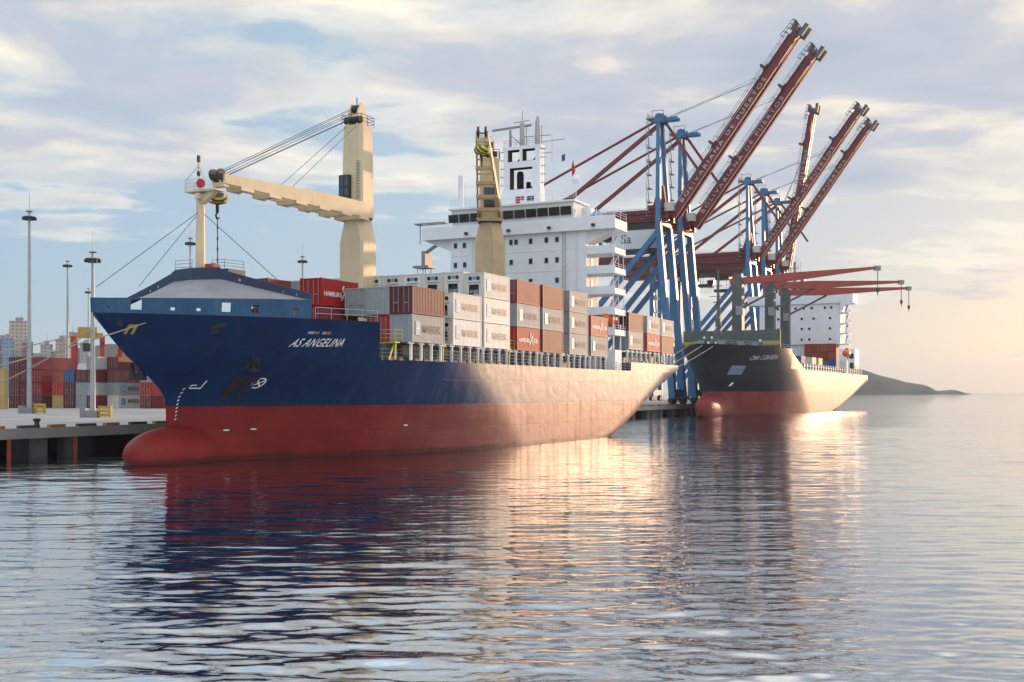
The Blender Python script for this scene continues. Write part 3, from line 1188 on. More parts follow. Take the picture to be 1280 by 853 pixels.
def deck_crane(x, zb, zc, zt, slew, elev, Lj, w, paint_, label=None):
    """cargo crane: x along the ship, zb deck, zc slewing ring, zt tower top"""
    m = MB()

    def ring(hw, c, z):
        return [(-hw + c, -hw, z), (hw - c, -hw, z), (hw, -hw + c, z), (hw, hw - c, z), (hw - c, hw, z), (-hw + c, hw, z), (-hw, hw - c, z), (-hw, -hw + c, z)]
    a = w / 2
    m.loft([ring(a, .25, zb), ring(a, .25, zc - 2.6), ring(a * .86, a * .86 * .42, zc - 0.5), ring(a * .86, a * .86 * .55, zc - .15)])
    base = m.build("deck_crane", [paint_], ship, loc=(x, 0, 0))
    m = MB()
    m.tube((0, 0, zc - .16), (0, 0, zc + .02), a * 1.02, n=20)
    m.build("slewing_ring", [DARK], base)
    # the turning upper part; +X of this frame is where the jib points
    up = MB()
    b = a * .88
    up.loft([ring(b, .3, zc + .03), ring(b, .3, zc + 3.5), ring(b * .94, .35, zt)])
    tower = up.build("tower", [paint_], base, rot=(0, 0, slew))
    # jib
    e = elev
    j = MB()
    rise = math.tan(e)
    rt, rb = 1.0, -0.55          # root top and bottom above the pivot
    for sy in (-1, 1):
        pr = []
        n = 10
        y0, y1 = sy * a * 1.0, sy * .62
        top, bot = [], []
        for k in range(n + 1):
            t = k / n
            xx = b * .6 + (Lj - b * .6) * t
            zz = zc + 0.75 + rise * xx
            hh = lerp(0.78, 0.42, t) + 0.10 * math.sin(math.pi * min(1, t * 1.4))
            yy = lerp(y0, y1, t)
            top.append((xx, yy, zz + hh))
            bot.append((xx, yy, zz - hh))
        th = 0.22
        rings = [[(p[0], p[1] - th / 2, p[2]), (p[0], p[1] + th / 2, p[2]), (q[0], q[1] + th / 2, q[2]), (q[0], q[1] - th / 2, q[2])] for p, q in zip(top, bot)]
        j.loft(rings)
    for k, t in enumerate((0.02, 0.16, 0.33, 0.5, 0.68, 0.86, 0.985)):
        xx = b * .6 + (Lj - b * .6) * t
        zz = zc + 0.75 + rise * xx
        hh = lerp(0.78, 0.42, t)
        yy = lerp(a * 1.0, .62, t)
        j.box(xx - .35, xx + .35, -yy, yy, zz - hh - .28, zz - hh + .12)
        if t < .9:
            j.box(xx - .9, xx + .9, -yy - .14, -yy + .14, zz - hh - .30, zz - hh + .05)
            j.box(xx - .9, xx + .9, yy - .14, yy + .14, zz - hh - .30, zz - hh + .05)
        j.box(xx - .12, xx + .12, -yy, yy, zz + hh - .2, zz + hh - .02)
    jib = j.build("jib", [paint_], base, rot=(0, 0, slew))
    tipz = zc + .75 + rise * Lj
    m = MB()
    for sy in (-.42, .42):
        m.tube((Lj + .15, sy - .13, tipz + .35), (Lj + .15, sy + .13, tipz + .35), .52, n=16)
        m.tube((Lj - .3, sy - .1, tipz - .3), (Lj - .3, sy + .1, tipz - .3), .32, n=12)
    m.build("sheave", [DARK], base, rot=(0, 0, slew))
    # hook block, yellow with dark stripes
    hk = MB()
    hx = Lj + .1
    hz = tipz - 1.75
    hk.lathe((hx, 0, hz), [(.35, -.55), (.8, -.4), (.95, 0), (.8, .38), (.4, .5)], n=14)
    hook = hk.build("hook_block", [striped()], base, True, rot=(0, 0, slew))
    m = MB()
    m.tube((hx, 0, hz - .5), (hx, 0, hz - 1.3), .16, n=8)
    m.path([(hx, 0, hz - 1.3), (hx + .22, 0, hz - 1.55), (hx + .1, 0, hz - 1.85), (hx - .2, 0, hz - 1.75)], .09)
    m.build("hook", [DARK], base, rot=(0, 0, slew))
    if label == "fore":
        m = MB()
        for k in range(6):
            z0 = hz - 1.8 - k * .95
            m.tube((hx, 0, z0), (hx, 0, z0 - .8), .05, n=5)
            m.tube((hx, 0, z0 - .75), (hx, 0, z0 - 1.0), .09, n=5)
        m.build("hook_chain", [DARK], base, rot=(0, 0, slew))
    # cab
    m = MB()
    cy0 = -b if label == 'fore' else -.7
    m.box(b * .9, b + .4, cy0, cy0 + 1.35, zc + 1.9, zc + 4.5)
    cab = m.build("cab", [DARK], base, rot=(0, 0, slew))
    m = MB()
    x1 = b + .43
    for y0 in (cy0 + .1, cy0 + .75):
        for z0, z1 in ((2.2, 3.1), (3.25, 4.3)):
            m.box(x1 - .02, x1, y0, y0 + .5, zc + z0, zc + z1)
    m.build("window", [glass_dark('cab_glass', (.05, .07, .09))], cab)
    # machinery and head
    m = MB()
    hb = b * .94
    rail_run(m, [(-hb, -hb, zt), (hb, -hb, zt), (hb, hb, zt), (-hb, hb, zt), (-hb, -hb, zt)], 1.1, 3, .03, 1.0)
    m.build("head_railing", [DARK], base, rot=(0, 0, slew))
    m = MB()
    for sy in (-.55, .55):
        m.prism([(-hb * .9, zt), (hb * .9, zt), (hb * .7, zt + 1.5), (.35, zt + 2.5), (-.4, zt + 2.3), (-hb * .7, zt + .8)], 'y', sy - .12, sy + .12)
    m.build("head_frame", [paint_], base, rot=(0, 0, slew))
    m = MB()
    m.tube((.3, -.45, zt + 1.9), (.3, .45, zt + 1.9), .42, n=12)
    m.tube((-.5, -.45, zt + .7), (-.5, .45, zt + .7), .45, n=12)
    m.tube((.9, -1.0, zt + .55), (.9, 1.0, zt + .55), .4, n=12)
    m.tube((.2, 0, zt + 2.4), (.2, 0, zt + 3.1), .06, n=5)
    m.build("winch", [DARK], base, rot=(0, 0, slew))
    m = MB()
    for k, (tx, top, yy) in enumerate(((Lj, 2.0, -.35), (Lj, 2.0, .35), (Lj - .4, 1.5, -.5), (Lj - .4, 1.5, .5), (Lj - 1.2, 1.0, .15), (Lj - 1.2, 1.0, -.15), (Lj * .58, .4, -.9), (Lj * .58, .4, .9))):
        m.tube((.5, yy * .7, zt + top), (tx, yy, zc + .75 + rise * tx + .5), .028, n=4, cap=False)
    m.build("luffing_cable", [DARK], base, rot=(0, 0, slew))
    m = MB()
    rail_run(m, [(b * .98, a * .62, zc + 1.2), (b * .98, a * .62, zc + 5.5)], 0.3, 1)
    for k in range(16):
        m.box(b + .02, b + .10, a * .62 - .3, a * .62 + .3, zc + 1.4 + k * .3, zc + 1.44 + k * .3)
    m.build("ladder", [GREY], base, rot=(0, 0, slew))
    return base


def striped():
    if "stripe" in MATS:
        return MATS["stripe"]
    m_, t, b = new_mat("hazard_stripe")
    tc = N(t, "ShaderNodeTexCoord")
    wv = N(t, "ShaderNodeTexWave", i_Scale=0.9)
    wv.bands_direction = 'DIAGONAL'
    t.links.new(tc.outputs["Object"], wv.inputs[0])
    c = ramp(t, wv.outputs[1], [(0.45, (0.03, 0.03, 0.03)), (0.5, (0.50, 0.42, 0.03))], 'CONSTANT')
    t.links.new(c, b.inputs["Base Color"])
    b.inputs["Roughness"].default_value = 0.55
    MATS["stripe"] = m_
    return m_


deck_crane(33.5, 8.9, 24.7, 34.6, math.pi, R(-0.8), 22.6, 3.0, CREAM, "fore")
deck_crane(65.0 + 0.2, 8.9, 28.6, 37.0, R(-155.5), R(14), 23.0, 3.1, TAN)

# hatches and the gear under the containers
m = MB()
m.box(19.3, 70.5, -12.0, 12.0, 8.9, 10.5)
m.cut().box(17.0, 23.2, -7.2, 7.2, 8.9, 11.35)
m.cut().box(34.4, 40.5, -9.8, 14.9, 10.5, 15.9)
m.cut().box(78.6, 100.6, -12.2, 12.2, 10.1, 11.75)
m.build_pieces("hatch_coaming", [paint("coaming", (0.06, 0.075, 0.075), 0.6, var=0.4, scale=1.5, streak=0.4, streak_c=(0.14, 0.10, 0.06))], ship)
POST = MB().box(-.09, .09, -.12, .12, 0, 1.72).box(-.45, .45, -.10, .10, 1.5, 1.72).mesh("stanchion", [WHITE])
stan = []
for s0_ in (19.9, 27.7, 34.4, 42.3, 49.2, 57.2, 64.3):
    for d in (0.25, 2.1, 4.0, 5.8):
        stan.append((s0_ + d, 8.9))
for s0_ in (78.5, 86.4, 94.5):
    for d in (0.25, 2.1, 4.0, 5.8):
        stan.append((s0_ + d, 10.1))
for s, z in stan:
    place(POST, "stanchion", ship, (s, -14.55 if s < 90 else -hull_half(s, 10.1, HULL1) + .4, z))
LATCH = paint("lashing_gear", (0.38, 0.32, 0.22), 0.6, var=0.4, scale=2)
m = MB()
for s, z in stan:
    if (int(s * 10) % 3):
        m.cut().box(s + .45, s + 1.5, -12.35, -12.05, z + .55, z + 1.5)
m.build_pieces("vent_box", [LATCH], ship)
m = MB()
m.bar((19.6, -14.5, 10.6), (70.6, -14.5, 10.6), .25, .12)
m.cut().bar((78.4, -14.3, 11.82), (100.4, -13.6, 11.82), .25, .12)
m.build_pieces("container_support_beam", [GREY], ship)
m = MB()
rail_run(m, [(17.0, -hull_half(17, 8.9, HULL1) + .15, 8.9), (22, -hull_half(22, 8.9, HULL1) + .15, 8.9), (27, -14.85, 8.9), (70, -14.85, 8.9), (78.8, -14.85, 8.9)], 1.05)
m.cut()
rail_run(m, [(79.2, -14.8, 10.1), (90, -14.8, 10.1), (96, -hull_half(96, 10.1, HULL1) + .15, 10.1), (101, -hull_half(101, 10.1, HULL1) + .15, 10.1)], 1.05)
m.cut()
rail_run(m, [(10.3, -hull_half(10.3, 12.2, HULL1) + .2, 12.2), (16.3, -hull_half(16.3, 12.2, HULL1) + .2, 12.2)], 1.0, 2)
m.build_pieces("deck_railing", [GALV], ship)
m = MB()
for s0_ in (17.6, 26.4, 33.9, 41.2, 48.8, 55.8):
    m.cut()
    rail_run(m, [(s0_, -14.6, 10.5), (s0_, -10.2, 10.5)], 1.1)
    m.box(s0_ - .3, s0_ + .5, -14.6, -10.0, 10.38, 10.48)
    rail_run(m, [(s0_ - .3, -14.6, 10.5), (s0_ + 1.0, -14.6, 10.5)], 1.1)
    m.bar((s0_, -14.4, 8.9), (s0_ + .1, -14.4, 10.4), .14)
    m.bar((s0_ - 1.0, -14.4, 8.9), (s0_ + .1, -14.3, 10.4), .10)
m.build_pieces("lashing_bridge", [paint("rail_yellow", (0.42, 0.36, 0.03), 0.5, var=0.25)], ship)

# accommodation block
house = MB()
HX0, HX1, HW, HZ = 73.5, 78.2, 10.5, 29.3
house.box(HX0, HX1, -HW, HW, 8.9, HZ)
hs = house.build("deckhouse", [WHITE], ship)
m = MB()
m.box(HX0 - .6, HX1 - .5, -14.9, 14.9, 28.0, HZ + .02)
m.prism([(-14.9, 28.0), (-HW, 28.0), (-HW, 26.2)], 'x', HX0 + .3, HX0 + 2.6)
m.prism([(14.9, 28.0), (HW, 26.2), (HW, 28.0)], 'x', HX0 + .3, HX0 + 2.6)
m.box(HX0 - .6, HX0 - .5, -14.9, 14.9, HZ, HZ + .5)
m.build("bridge_wing", [WHITE], hs)
# wheelhouse with raked front
m = MB()
m.loft([[(HX0 - .2, -8.6, HZ + .03), (HX0 - .2, 9.8, HZ + .03), (HX1, 9.8, HZ + .03), (HX1, -8.6, HZ + .03)],
        [(HX0 - .6, -8.9, 32.0), (HX0 - .6, 10.1, 32.0), (HX1, 10.1, 32.0), (HX1, -8.9, 32.0)]])
m.box(HX0 - .9, HX1 + .3, -9.2, 10.4, 32.0, 32.25)
whs = m.build("wheelhouse", [WHITE], hs)
WIN = MB().box(-.04, .02, -.78, .78, 0, 1.15).mesh("window", [GLASS])
for k in range(11):
    y = -7.75 + k * 1.75
    place(WIN, "window", whs, (HX0 - .48, y, 30.25), (0, R(-8.5), 0))
PORTW = MB().box(-.05, .03, -.22, .22, -.32, .32, 0).box(-.03, .04, -.28, .28, -.38, .38, 1).mesh("window", [GLASS, GREY])
for z, offs in ((27.0, (9.7, 8.25, 3.2, .85, .05, -2.2, -4.6, -6.2, 5.7)), (24.2, (9.7, 8.2, 3.2, .8, -2.2, -4.6, -6.2, 5.7)), (21.4, (9.7, 3.2, -2.2, -6.2)), (18.6, (9.7, 3.2, -2.2, -6.2))):
    for y in offs:
        place(PORTW, "window", hs, (HX0 - .02, y, z))
# open side decks to port
for k, z in enumerate((25.0, 22.3, 19.5, 16.7, 13.9)):
    m = MB()
    m.box(HX0 + .2, HX1 - .2, -14.6, -HW, z - .25, z)
    m.box(HX0 + .2, HX0 + .3, -14.6, -HW - .01, z, z + .85)
    m.box(HX0 + .3, HX1 - .3, -14.6, -14.5, z, z + .55)
    sdk = m.build("side_deck", [WHITE], hs)
    m = MB()
    rail_run(m, [(HX0 + .25, -14.55, z + .5), (HX1 - .3, -14.55, z + .5)], .6, 2)
    for x in (HX0 + .4, HX0 + 2.4, HX1 - .4):
        m.tube((x, -14.3, z), (x, -14.3, z + 2.6), .06, n=6)
    m.bar((HX0 + .8, -13.4, z), (HX1 - .8, -13.4, z + 2.5), .7, .08)
    m.build("stair_and_rail", [WHITE], sdk)
    m = MB()
    m.box(HX0 + 1.6, HX0 + 2.4, -HW - .05, -HW - .01, z + .05, z + 2.0)
    m.build("door", [GREY], sdk)
m = MB()
rail_run(m, [(HX0 - .5, -14.8, HZ + .1), (HX1 - .6, -14.8, HZ + .1)], 1.0)
m.cut()
rail_run(m, [(HX0 - .5, 14.8, HZ + .1), (HX1 - .6, 14.8, HZ + .1)], 1.0)
m.cut()
rail_run(m, [(HX0 - .7, -9, 32.25), (HX0 - .7, 10.2, 32.25)], 1.0)
m.cut()
rail_run(m, [(HX0 - .3, -9.2, HZ + .1), (HX0 - .3, -14.6, HZ + .5)], .6)
m.build_pieces("bridge_railing", [WHITE], hs)
m = MB()
m.box(HX0 + .2, HX0 + 2.8, 14.4, 17.0, 24.2, 24.5)
for x in (HX0 + .6, HX0 + 2.2):
    m.path([(x, 15.0, 24.2), (x, 15.1, 23.0), (x, 15.7, 22.4), (x, 16.3, 23.0), (x, 16.4, 24.2)], .06)
m.box(HX0 + .4, HX0 + 2.4, 15.0, 15.6, 24.5, 26.6)
m.bar((HX0 + 1, 15.2, 26.4), (HX0 + 1, 12, 28.2), .4)
m.box(HX0 + .6, HX0 + 2.2, 11.8, 17, 30.6, 30.75)
m.tube((HX0 + 1.4, 16.4, 27.8), (HX0 + 1.4, 16.4, 30.6), .08, n=6)
m.build("wing_gear", [GREY], hs)
m = MB()
for x, y, z, h in ((HX0 + .8, -9.9, 29.3, 2.3), (HX0 + 1.4, -10.6, 29.3, 3.4), (HX0 + 1, -11.6, 29.3, 1.7)):
    m.cut().tube((x, y, z), (x, y, z + h), .07, n=6)
m.cut().lathe((HX0 + 2.0, -8.2, 32.25), [(.05, 0), (.05, 2.6), (.5, 2.7), (.62, 3.2), (.45, 3.7), (.1, 3.85)], n=12)
m.cut().box(HX0 + 1, HX0 + 3, -10.6, -9.4, HZ + .03, HZ + 2.0)
m.build_pieces("wing_antenna", [WHITE], hs)
m = MB()
m.lathe((HX0 + 2, -11.3, HZ), [(.75, 0), (.8, .9), (.55, 1.4), (.1, 1.6)], n=12)
m.build("winch_cover", [paint("tarp_blue", (0.08, 0.25, 0.42), .7)], hs)
m = MB()
m.tube((HX0 + 1.4, 9.6, 32.2), (HX0 + 1.4, 9.6, 37.3), .42, .38, n=10)
m.cut().tube((HX0 + 1.4, 8.9, 32.2), (HX0 + 1.4, 8.9, 36.0), .05, n=6)
m.cut().tube((HX0 + 1.4, 8.3, 32.2), (HX0 + 1.4, 8.3, 34.0), .05, n=6)
m.build_pieces("vent_pipe", [WHITE], hs)

# fittings on the front of the house: pipes, ladder, lights
m = MB()
for y, z0, z1 in ((-9.2, 14, 28), (1.9, 14, 27.8), (6.9, 20, 28)):
    m.cut().tube((HX0 - .12, y, z0), (HX0 - .12, y, z1), .05, n=6)
m.build_pieces("drain_pipe", [WHITE], hs)
m = MB()
for sy in (-.22, .22):
    m.tube((HX0 - .14, 8.9 + sy - 16.2, 16), (HX0 - .14, 8.9 + sy - 16.2, 28), .03, n=4)
for k in range(34):
    m.box(HX0 - .16, HX0 - .12, -7.52, -7.08, 16.2 + k * .35, 16.23 + k * .35)
m.build("ladder", [GREY], hs)
m = MB()
for y in (-5.3, .9, 7.6, -11.8):
    m.cut().box(HX0 - .95, HX0 - .62, y - .22, y + .22, 28.4, 28.75)
m.build_pieces("floodlight", [DARK], hs)
m = MB()
for z in (19.9, 22.7, 25.5):
    m.box(HX0 - .035, HX0 + .01, -HW + .05, HW - .05, z, z + .06)
m.build("weld_band", [WHITE], hs)

# funnel frame with its see-through openings
fx0, fx1 = 76.6, 78.1
fy0, fy1 = -2.2, 3.5          # port, starboard
m = MB()
m.box(fx0, fx1, fy0 - .1, fy1 + .2, 29.3, 35.0, 0)
m.box(fx0, fx1, fy0, fy0 + 1.15, 35.0, 38.1, 0)
m.box(fx0, fx1, fy1 - .95, fy1, 35.0, 38.1, 0)
m.box(fx0, fx1, fy0, fy1, 38.1, 39.0, 0)
m.box(fx0, fx1, fy0, fy0 + .75, 39.0, 40.7, 0)
m.box(fx0, fx1, fy1 - .65, fy1, 39.0, 40.7, 0)
m.box(fx0, fx1, .55, 1.0, 39.0, 40.7, 0)
m.box(fx0, fx1, fy0 - .15, fy1 + .15, 40.7, 41.2, 0)
fn = m.build("funnel_tower", [WHITE], hs)
m = MB()
for y0, y1, z0, z1 in ((fy0 + 1.15, fy1 - .95, 35.0, 38.1), (fy0 + .75, .55, 39.0, 40.7), (1.0, fy1 - .65, 39.0, 40.7)):
    t_ = .05
    m.box(fx0 + .1, fx1 - .1, y0 + .003, y0 + t_, z0 + .003, z1 - .003)
    m.box(fx0 + .1, fx1 - .1, y1 - t_, y1 - .003, z0 + .003, z1 - .003)
    m.box(fx0 + .1, fx1 - .1, y0 + t_, y1 - t_, z0 + .003, z0 + t_)
    m.box(fx0 + .1, fx1 - .1, y0 + t_, y1 - t_, z1 - t_, z1 - .003)
    c = .35
    for (yy, zz, sy, sz) in ((y0, z0, 1, 1), (y1, z0, -1, 1), (y0, z1, 1, -1), (y1, z1, -1, -1)):
        m.prism([(yy + sy * .05, zz + sz * .05), (yy + sy * c, zz + sz * .05), (yy + sy * .05, zz + sz * c)], 'x', fx0 + .02, fx0 + .3)
m.build("opening_lining", [SOOT], fn)
m = MB()
m.lathe((fx0 + .75, 1.2, 35.0), [(.5, 0), (.5, 2.2), (.4, 2.6), (.1, 2.7)], n=12)
m.cut().lathe((fx0 + .75, -.1, 35.0), [(.35, 0), (.35, 1.0), (.1, 1.1)], n=10)
m.build_pieces("exhaust_uptake", [SOOT], fn)
m = MB()
for y in (.9, -1.5):
    m.cut().tube((fx0 + .8, y, 41.2), (fx0 + .8, y, 44.6), .42, .36, n=12)
    m.tube((fx0 + .8, y - .6, 41.2), (fx0 + .8, y - .6, 44.0), .1, n=6)
m.tube((fx0 + .8, -1.5, 44.6), (fx0 + .8, -1.5, 45.3), .3, .2, n=8)
m.build_pieces("exhaust_pipe", [GALV], fn)
m = MB()
m.tube((fx0 + 1.2, 3.0, 41.2), (fx0 + 1.2, 3.0, 43.9), .22, .16, n=8)
m.bar((fx0 + 1.2, 5.9, 44.1), (fx0 + 1.2, -.4, 44.3), .18, .3)
m.bar((fx0 + 1.2, 3.0, 43.2), (fx0 + 1.2, .9, 41.3), .12)
m.bar((fx0 + .8, -3.6, 42.5), (fx0 + .8, .5, 42.6), .1)
m.bar((fx0 + .8, 2.2, 44.8), (fx0 + .8, -.2, 44.9), .1)
m.tube((fx0 + .8, .9, 44.6), (fx0 + .8, .9, 46.4), .05, n=6)
m.build("radar_mast", [GREY], fn)
m = MB()
rail_run(m, [(fx0 + .1, fy0, 41.2), (fx0 + .1, fy1, 41.2)], .9)
for z in (40.6, 39.4, 38.2, 37.0, 35.8):
    m.cut().bar((fx0 + .5, fy0, z), (fx0 + .5, fy0 - .75, z), .3, .06)
    m.cut().bar((fx0 + .5, fy1, z), (fx0 + .5, fy1 + .75, z), .3, .06)
m.cut().bar((fx0 + .7, fy0, 41.6), (fx0 + .7, fy0 - 3.6, 41.7), .08)
m.cut().bar((fx0 + .7, fy0, 40.0), (fx0 + .7, fy0 - 1.6, 40.0), .08)
m.cut().bar((fx0 + .7, fy0 - 1.6, 38.5), (fx0 + .7, fy0 - 1.6, 42.5), .06)
m.build_pieces("signal_yard", [GREY], fn)
m = MB()
m.box(fx0 - .03, fx0 - .005, -.85, .5, 33.2, 33.8)
m.box(fx0 - .03, fx0 - .005, -.2, .5, 31.9, 33.2)
m.build("funnel_emblem", [REDP], fn, loc=(0, 1.1, .2))
m = MB()
m.box(fx0 - .03, fx0 - .005, -1.6, -.5, 33.0, 33.7)
m.build("louvre", [DARK], fn, loc=(0, .3, .2))

# deck casing and davit by the stern quarter
m = MB()
m.box(74.0, 76.6, -14.5, -13.2, 8.9, 11.7)
m.box(73.8, 73.95, -14.4, -14.25, 11.7, 15.2)
m.box(76.5, 76.65, -14.4, -14.25, 11.7, 15.2)
m.bar((73.8, -14.4, 14.3), (76.6, -14.4, 14.3), .2, .2)
m.build("deck_locker", [WHITE], ship)

# boot marks and name
NAME = text_mesh("AS ANGELINA", 0.98, LETTER, shear=0.25, bold=0.012, space=1.08)


wrap_text(NAME, HULL1, 9.55, 13.75, 9.85, "ship_name", ship, slope=0.03)
mk = MB()


def mark_ring(sc, zc_, r0, r1, n=28):
    pts = []
    for k in range(n):
        a0, a1 = 2 * math.pi * k / n, 2 * math.pi * (k + 1) / n
        quad = []
        for a, rr in ((a0, r0), (a1, r0), (a1, r1), (a0, r1)):
            quad.append(surf(sc + rr * math.cos(a), zc_ + rr * math.sin(a), HULL1, .05))
        b0 = len(mk.v)
        mk.v += [tuple(q) for q in quad]
        mk.face((b0, b0 + 1, b0 + 2, b0 + 3))


def mark_bar(s0_, z0, s1_, z1, wd, n=6):
    d = Vector((s1_ - s0_, z1 - z0))
    nn = Vector((-d.y, d.x)).normalized() * wd / 2
    for k in range(n):
        a, b = k / n, (k + 1) / n
        quad = []
        for t, sg in ((a, -1), (b, -1), (b, 1), (a, 1)):
            p = Vector((s0_, z0)) + d * t + nn * sg
            quad.append(surf(p.x, p.y, HULL1, .05))
        b0 = len(mk.v)
        mk.v += [tuple(q) for q in quad]
        mk.face((b0, b0 + 1, b0 + 2, b0 + 3))


mark_ring(9.9, 6.75, .36, .46)
mark_bar(9.62, 6.55, 10.18, 6.95, .1)
mark_bar(9.65, 7.0, 10.15, 6.5, .1)
mark_bar(6.2, 6.95, 6.2, 6.3, .09)
mark_bar(5.45, 6.3, 6.2, 6.3, .09)
mark_bar(5.45, 6.3, 5.45, 6.55, .09)
mark_bar(5.45, 6.55, 5.8, 6.55, .08)
for k in range(9):
    z = 3.6 + k * .32
    mark_bar(4.9 + .02 * k, z, 5.0 + .02 * k, z + .14, .08, 2)
for s_, z_ in ((8.7, 2.65), (10.8, 2.7), (24, 2.8)):
    mark_bar(s_, z_, s_ + .45, z_, .12)
mk.build("hull_markings", [LETTER], ship, fix=False)
mk = MB()
mark_bar(10.25, 11.05, 10.75, 11.06, .22)
mk.cut()
mark_bar(11.4, 11.05, 11.7, 11.06, .22)
mk.build_pieces("worn_marking", [LETTERG], ship)
mk = MB()
mark_bar(10.8, 11.06, 11.15, 11.06, .22)
mk.cut()
mark_bar(11.75, 11.05, 12.1, 11.06, .24)
mk.build_pieces("coloured_marking", [paint("mark_orange", (.35, .12, .08), .6)], ship)
mk = MB()
mark_bar(-1.30, 10.6, -1.38, 11.3, .16)
mark_bar(-.92, 10.6, -1.0, 11.3, .16)
mark_bar(-1.45, 11.25, -.93, 11.25, .2)
mk.build("yellow_bracket", [YELLOW], ship, fix=False)
mk = MB()
rr = random.Random(3)
for k in range(16):
    s_ = 8.0 + rr.random() * 1.6
    z_ = 7.6 - rr.random() * .8
    mark_bar(s_, z_, s_ + .05 * rr.random(), z_ - .4 - 1.6 * rr.random(), .10 + .16 * rr.random())
mk.build("rust_run", [paint("rust_thin", (.035, .022, .022), .8, .2, var=.4)], ship, fix=False)
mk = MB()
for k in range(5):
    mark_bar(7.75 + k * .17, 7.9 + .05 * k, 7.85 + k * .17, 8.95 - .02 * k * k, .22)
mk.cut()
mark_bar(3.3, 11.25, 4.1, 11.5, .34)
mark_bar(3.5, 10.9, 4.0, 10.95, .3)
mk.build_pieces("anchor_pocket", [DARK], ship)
# stockless anchor drawn up into the pocket
m = MB()
c = surf(8.1, 8.3, HULL1, .2)
m.bar(c + Vector((0, -.05, -.5)), c + Vector((.1, .2, 1.0)), .3, .3)
m.bar(c + Vector((-.45, -.05, -.5)), c + Vector((.55, -.3, -.42)), .28, .28)
m.bar(c + Vector((-.42, -.05, -.45)), c + Vector((-.55, .08, .4)), .24, .16, w2=.08, h2=.08)
m.bar(c + Vector((.52, -.28, -.4)), c + Vector((.58, -.1, .45)), .24, .16, w2=.08, h2=.08)
m.build("anchor", [paint("anchor_iron", (.028, .024, .024), .8, .2, var=.4)], ship)
# the other anchor hanging under the starboard flare
m = MB()
y = hull_half(1.8, 7.6, HULL1)
c = Vector((1.6, y + .35, 7.3))
m.bar(c + Vector((.2, -.3, 1.1)), c, .35, .35)
m.bar(c + Vector((-.7, .1, -.1)), c + Vector((.7, .1, -.1)), .55, .5)
m.bar(c + Vector((-.6, .15, -.1)), c + Vector((-.65, .2, 1.0)), .5, .3, w2=.12)
m.bar(c + Vector((.6, .15, -.1)), c + Vector((.65, .2, 1.0)), .5, .3, w2=.12)
m.build("anchor", [DARK], ship)
m = MB()
for zz_ in (11.5,):
    c = surf(-2.0, zz_, HULL1, .02)
    m.box(c.x - .18, c.x + .18, c.y - .12, c.y + .12, zz_ - .3, zz_ + .3)
m.build("roller_fairlead", [DARK], ship)

# ---------------------------------------------------------------- cargo on the near ship
GP = "containers stacked along the port side of the near ship"
ZB = 10.56
ST = [
    (19.9, ZB, "first stack from the bow along the port rail", [("grey", "star", "wall"), ("maroon", None, "door")]),
    (27.7, ZB, "second stack along the port rail", [("white", "faded", "cooler"), ("white", "faded", "cooler")]),
    (34.4, ZB, "third stack along the port rail", [("white", "faded", "cooler"), ("white", "faded", "cooler"), ("white", "faded", "cooler")]),
    (42.3, ZB, "fourth stack along the port rail", [("red", "south", "door"), ("grey", "star", "wall"), ("crimson", None, "door")]),
    (49.2, ZB, "fifth stack along the port rail", [("brown", None, "wall"), ("grey", "star", "wall"), ("brown", None, "door")]),
    (57.2, ZB, "sixth stack along the port rail", [("grey", "star", "wall"), ("grey", "star", "door"), ("grey", "star", "wall")]),
    (64.3, ZB, "seventh stack, just before the white house", [("grey", "star", "wall"), ("red", "south", "door")]),
    (78.5, 11.89, "first stack behind the white house", [("grey", "star", "wall"), ("maroon", None, "door")]),
    (86.4, 11.89, "second stack behind the white house", [("red", "south", "door"), ("grey", "star", "wall")]),
    (94.5, 11.89, "last stack at the stern", [("brown", None, "door"), ("grey", "star", "wall")]),
]
WORD = {"grey": "grey", "white": "cream white refrigerated", "maroon": "dark maroon", "red": "bright red", "crimson": "plain crimson", "brown": "plain reddish brown"}
TIER = {2: ["bottom", "top"], 3: ["bottom", "middle", "top"]}
for s0_, zb, where, tiers in ST:
    for k, (colr, txt, end) in enumerate(tiers):
        with_t = {"star": " lettered", "south": " white lettered", "faded": "", None: ""}[txt]
        lab = "%s%s container, %s box of the %s" % (WORD[colr], with_t, TIER[len(tiers)][k], where)
        yo = 13.65 if s0_ < 90 else 13.2
        container(Q(s0_ + 3.03, yo, zb + k * 2.6), RZ, 6.06, colr, end, lab, GP, txt)
# inner rows of the first bay
for y_, tiers, nm in ((11.18, [("red", "door"), ("grey", "wall")], "second row in from the port rail at the first stack"),
                      (8.71, [("grey", "wall"), ("grey", "door")], "third row in, partly behind the white lettered red box")):
    for k, (colr, end) in enumerate(tiers):
        if y_ < 9 and k == 0:
            continue
        container(Q(19.9 + 3.03, y_, ZB + k * 2.6), RZ, 6.06, colr, end, "%s container, %s box, %s" % (WORD[colr], TIER[2][k], nm), GP)
# reefers of the high transverse row
for k in range(1, 12):
    container(Q(34.4 + 3.03, 13.65 - 2.47 * k, 15.95 if k > 1 else ZB + 5.2 + .2), RZ, 6.06, "white", 'cooler',
              "white refrigerated container, %s in from the port rail in the high cross row" % ORDN[k], "refrigerated containers in the high cross row")
for k, t_ in ((1, 0),):
    pass
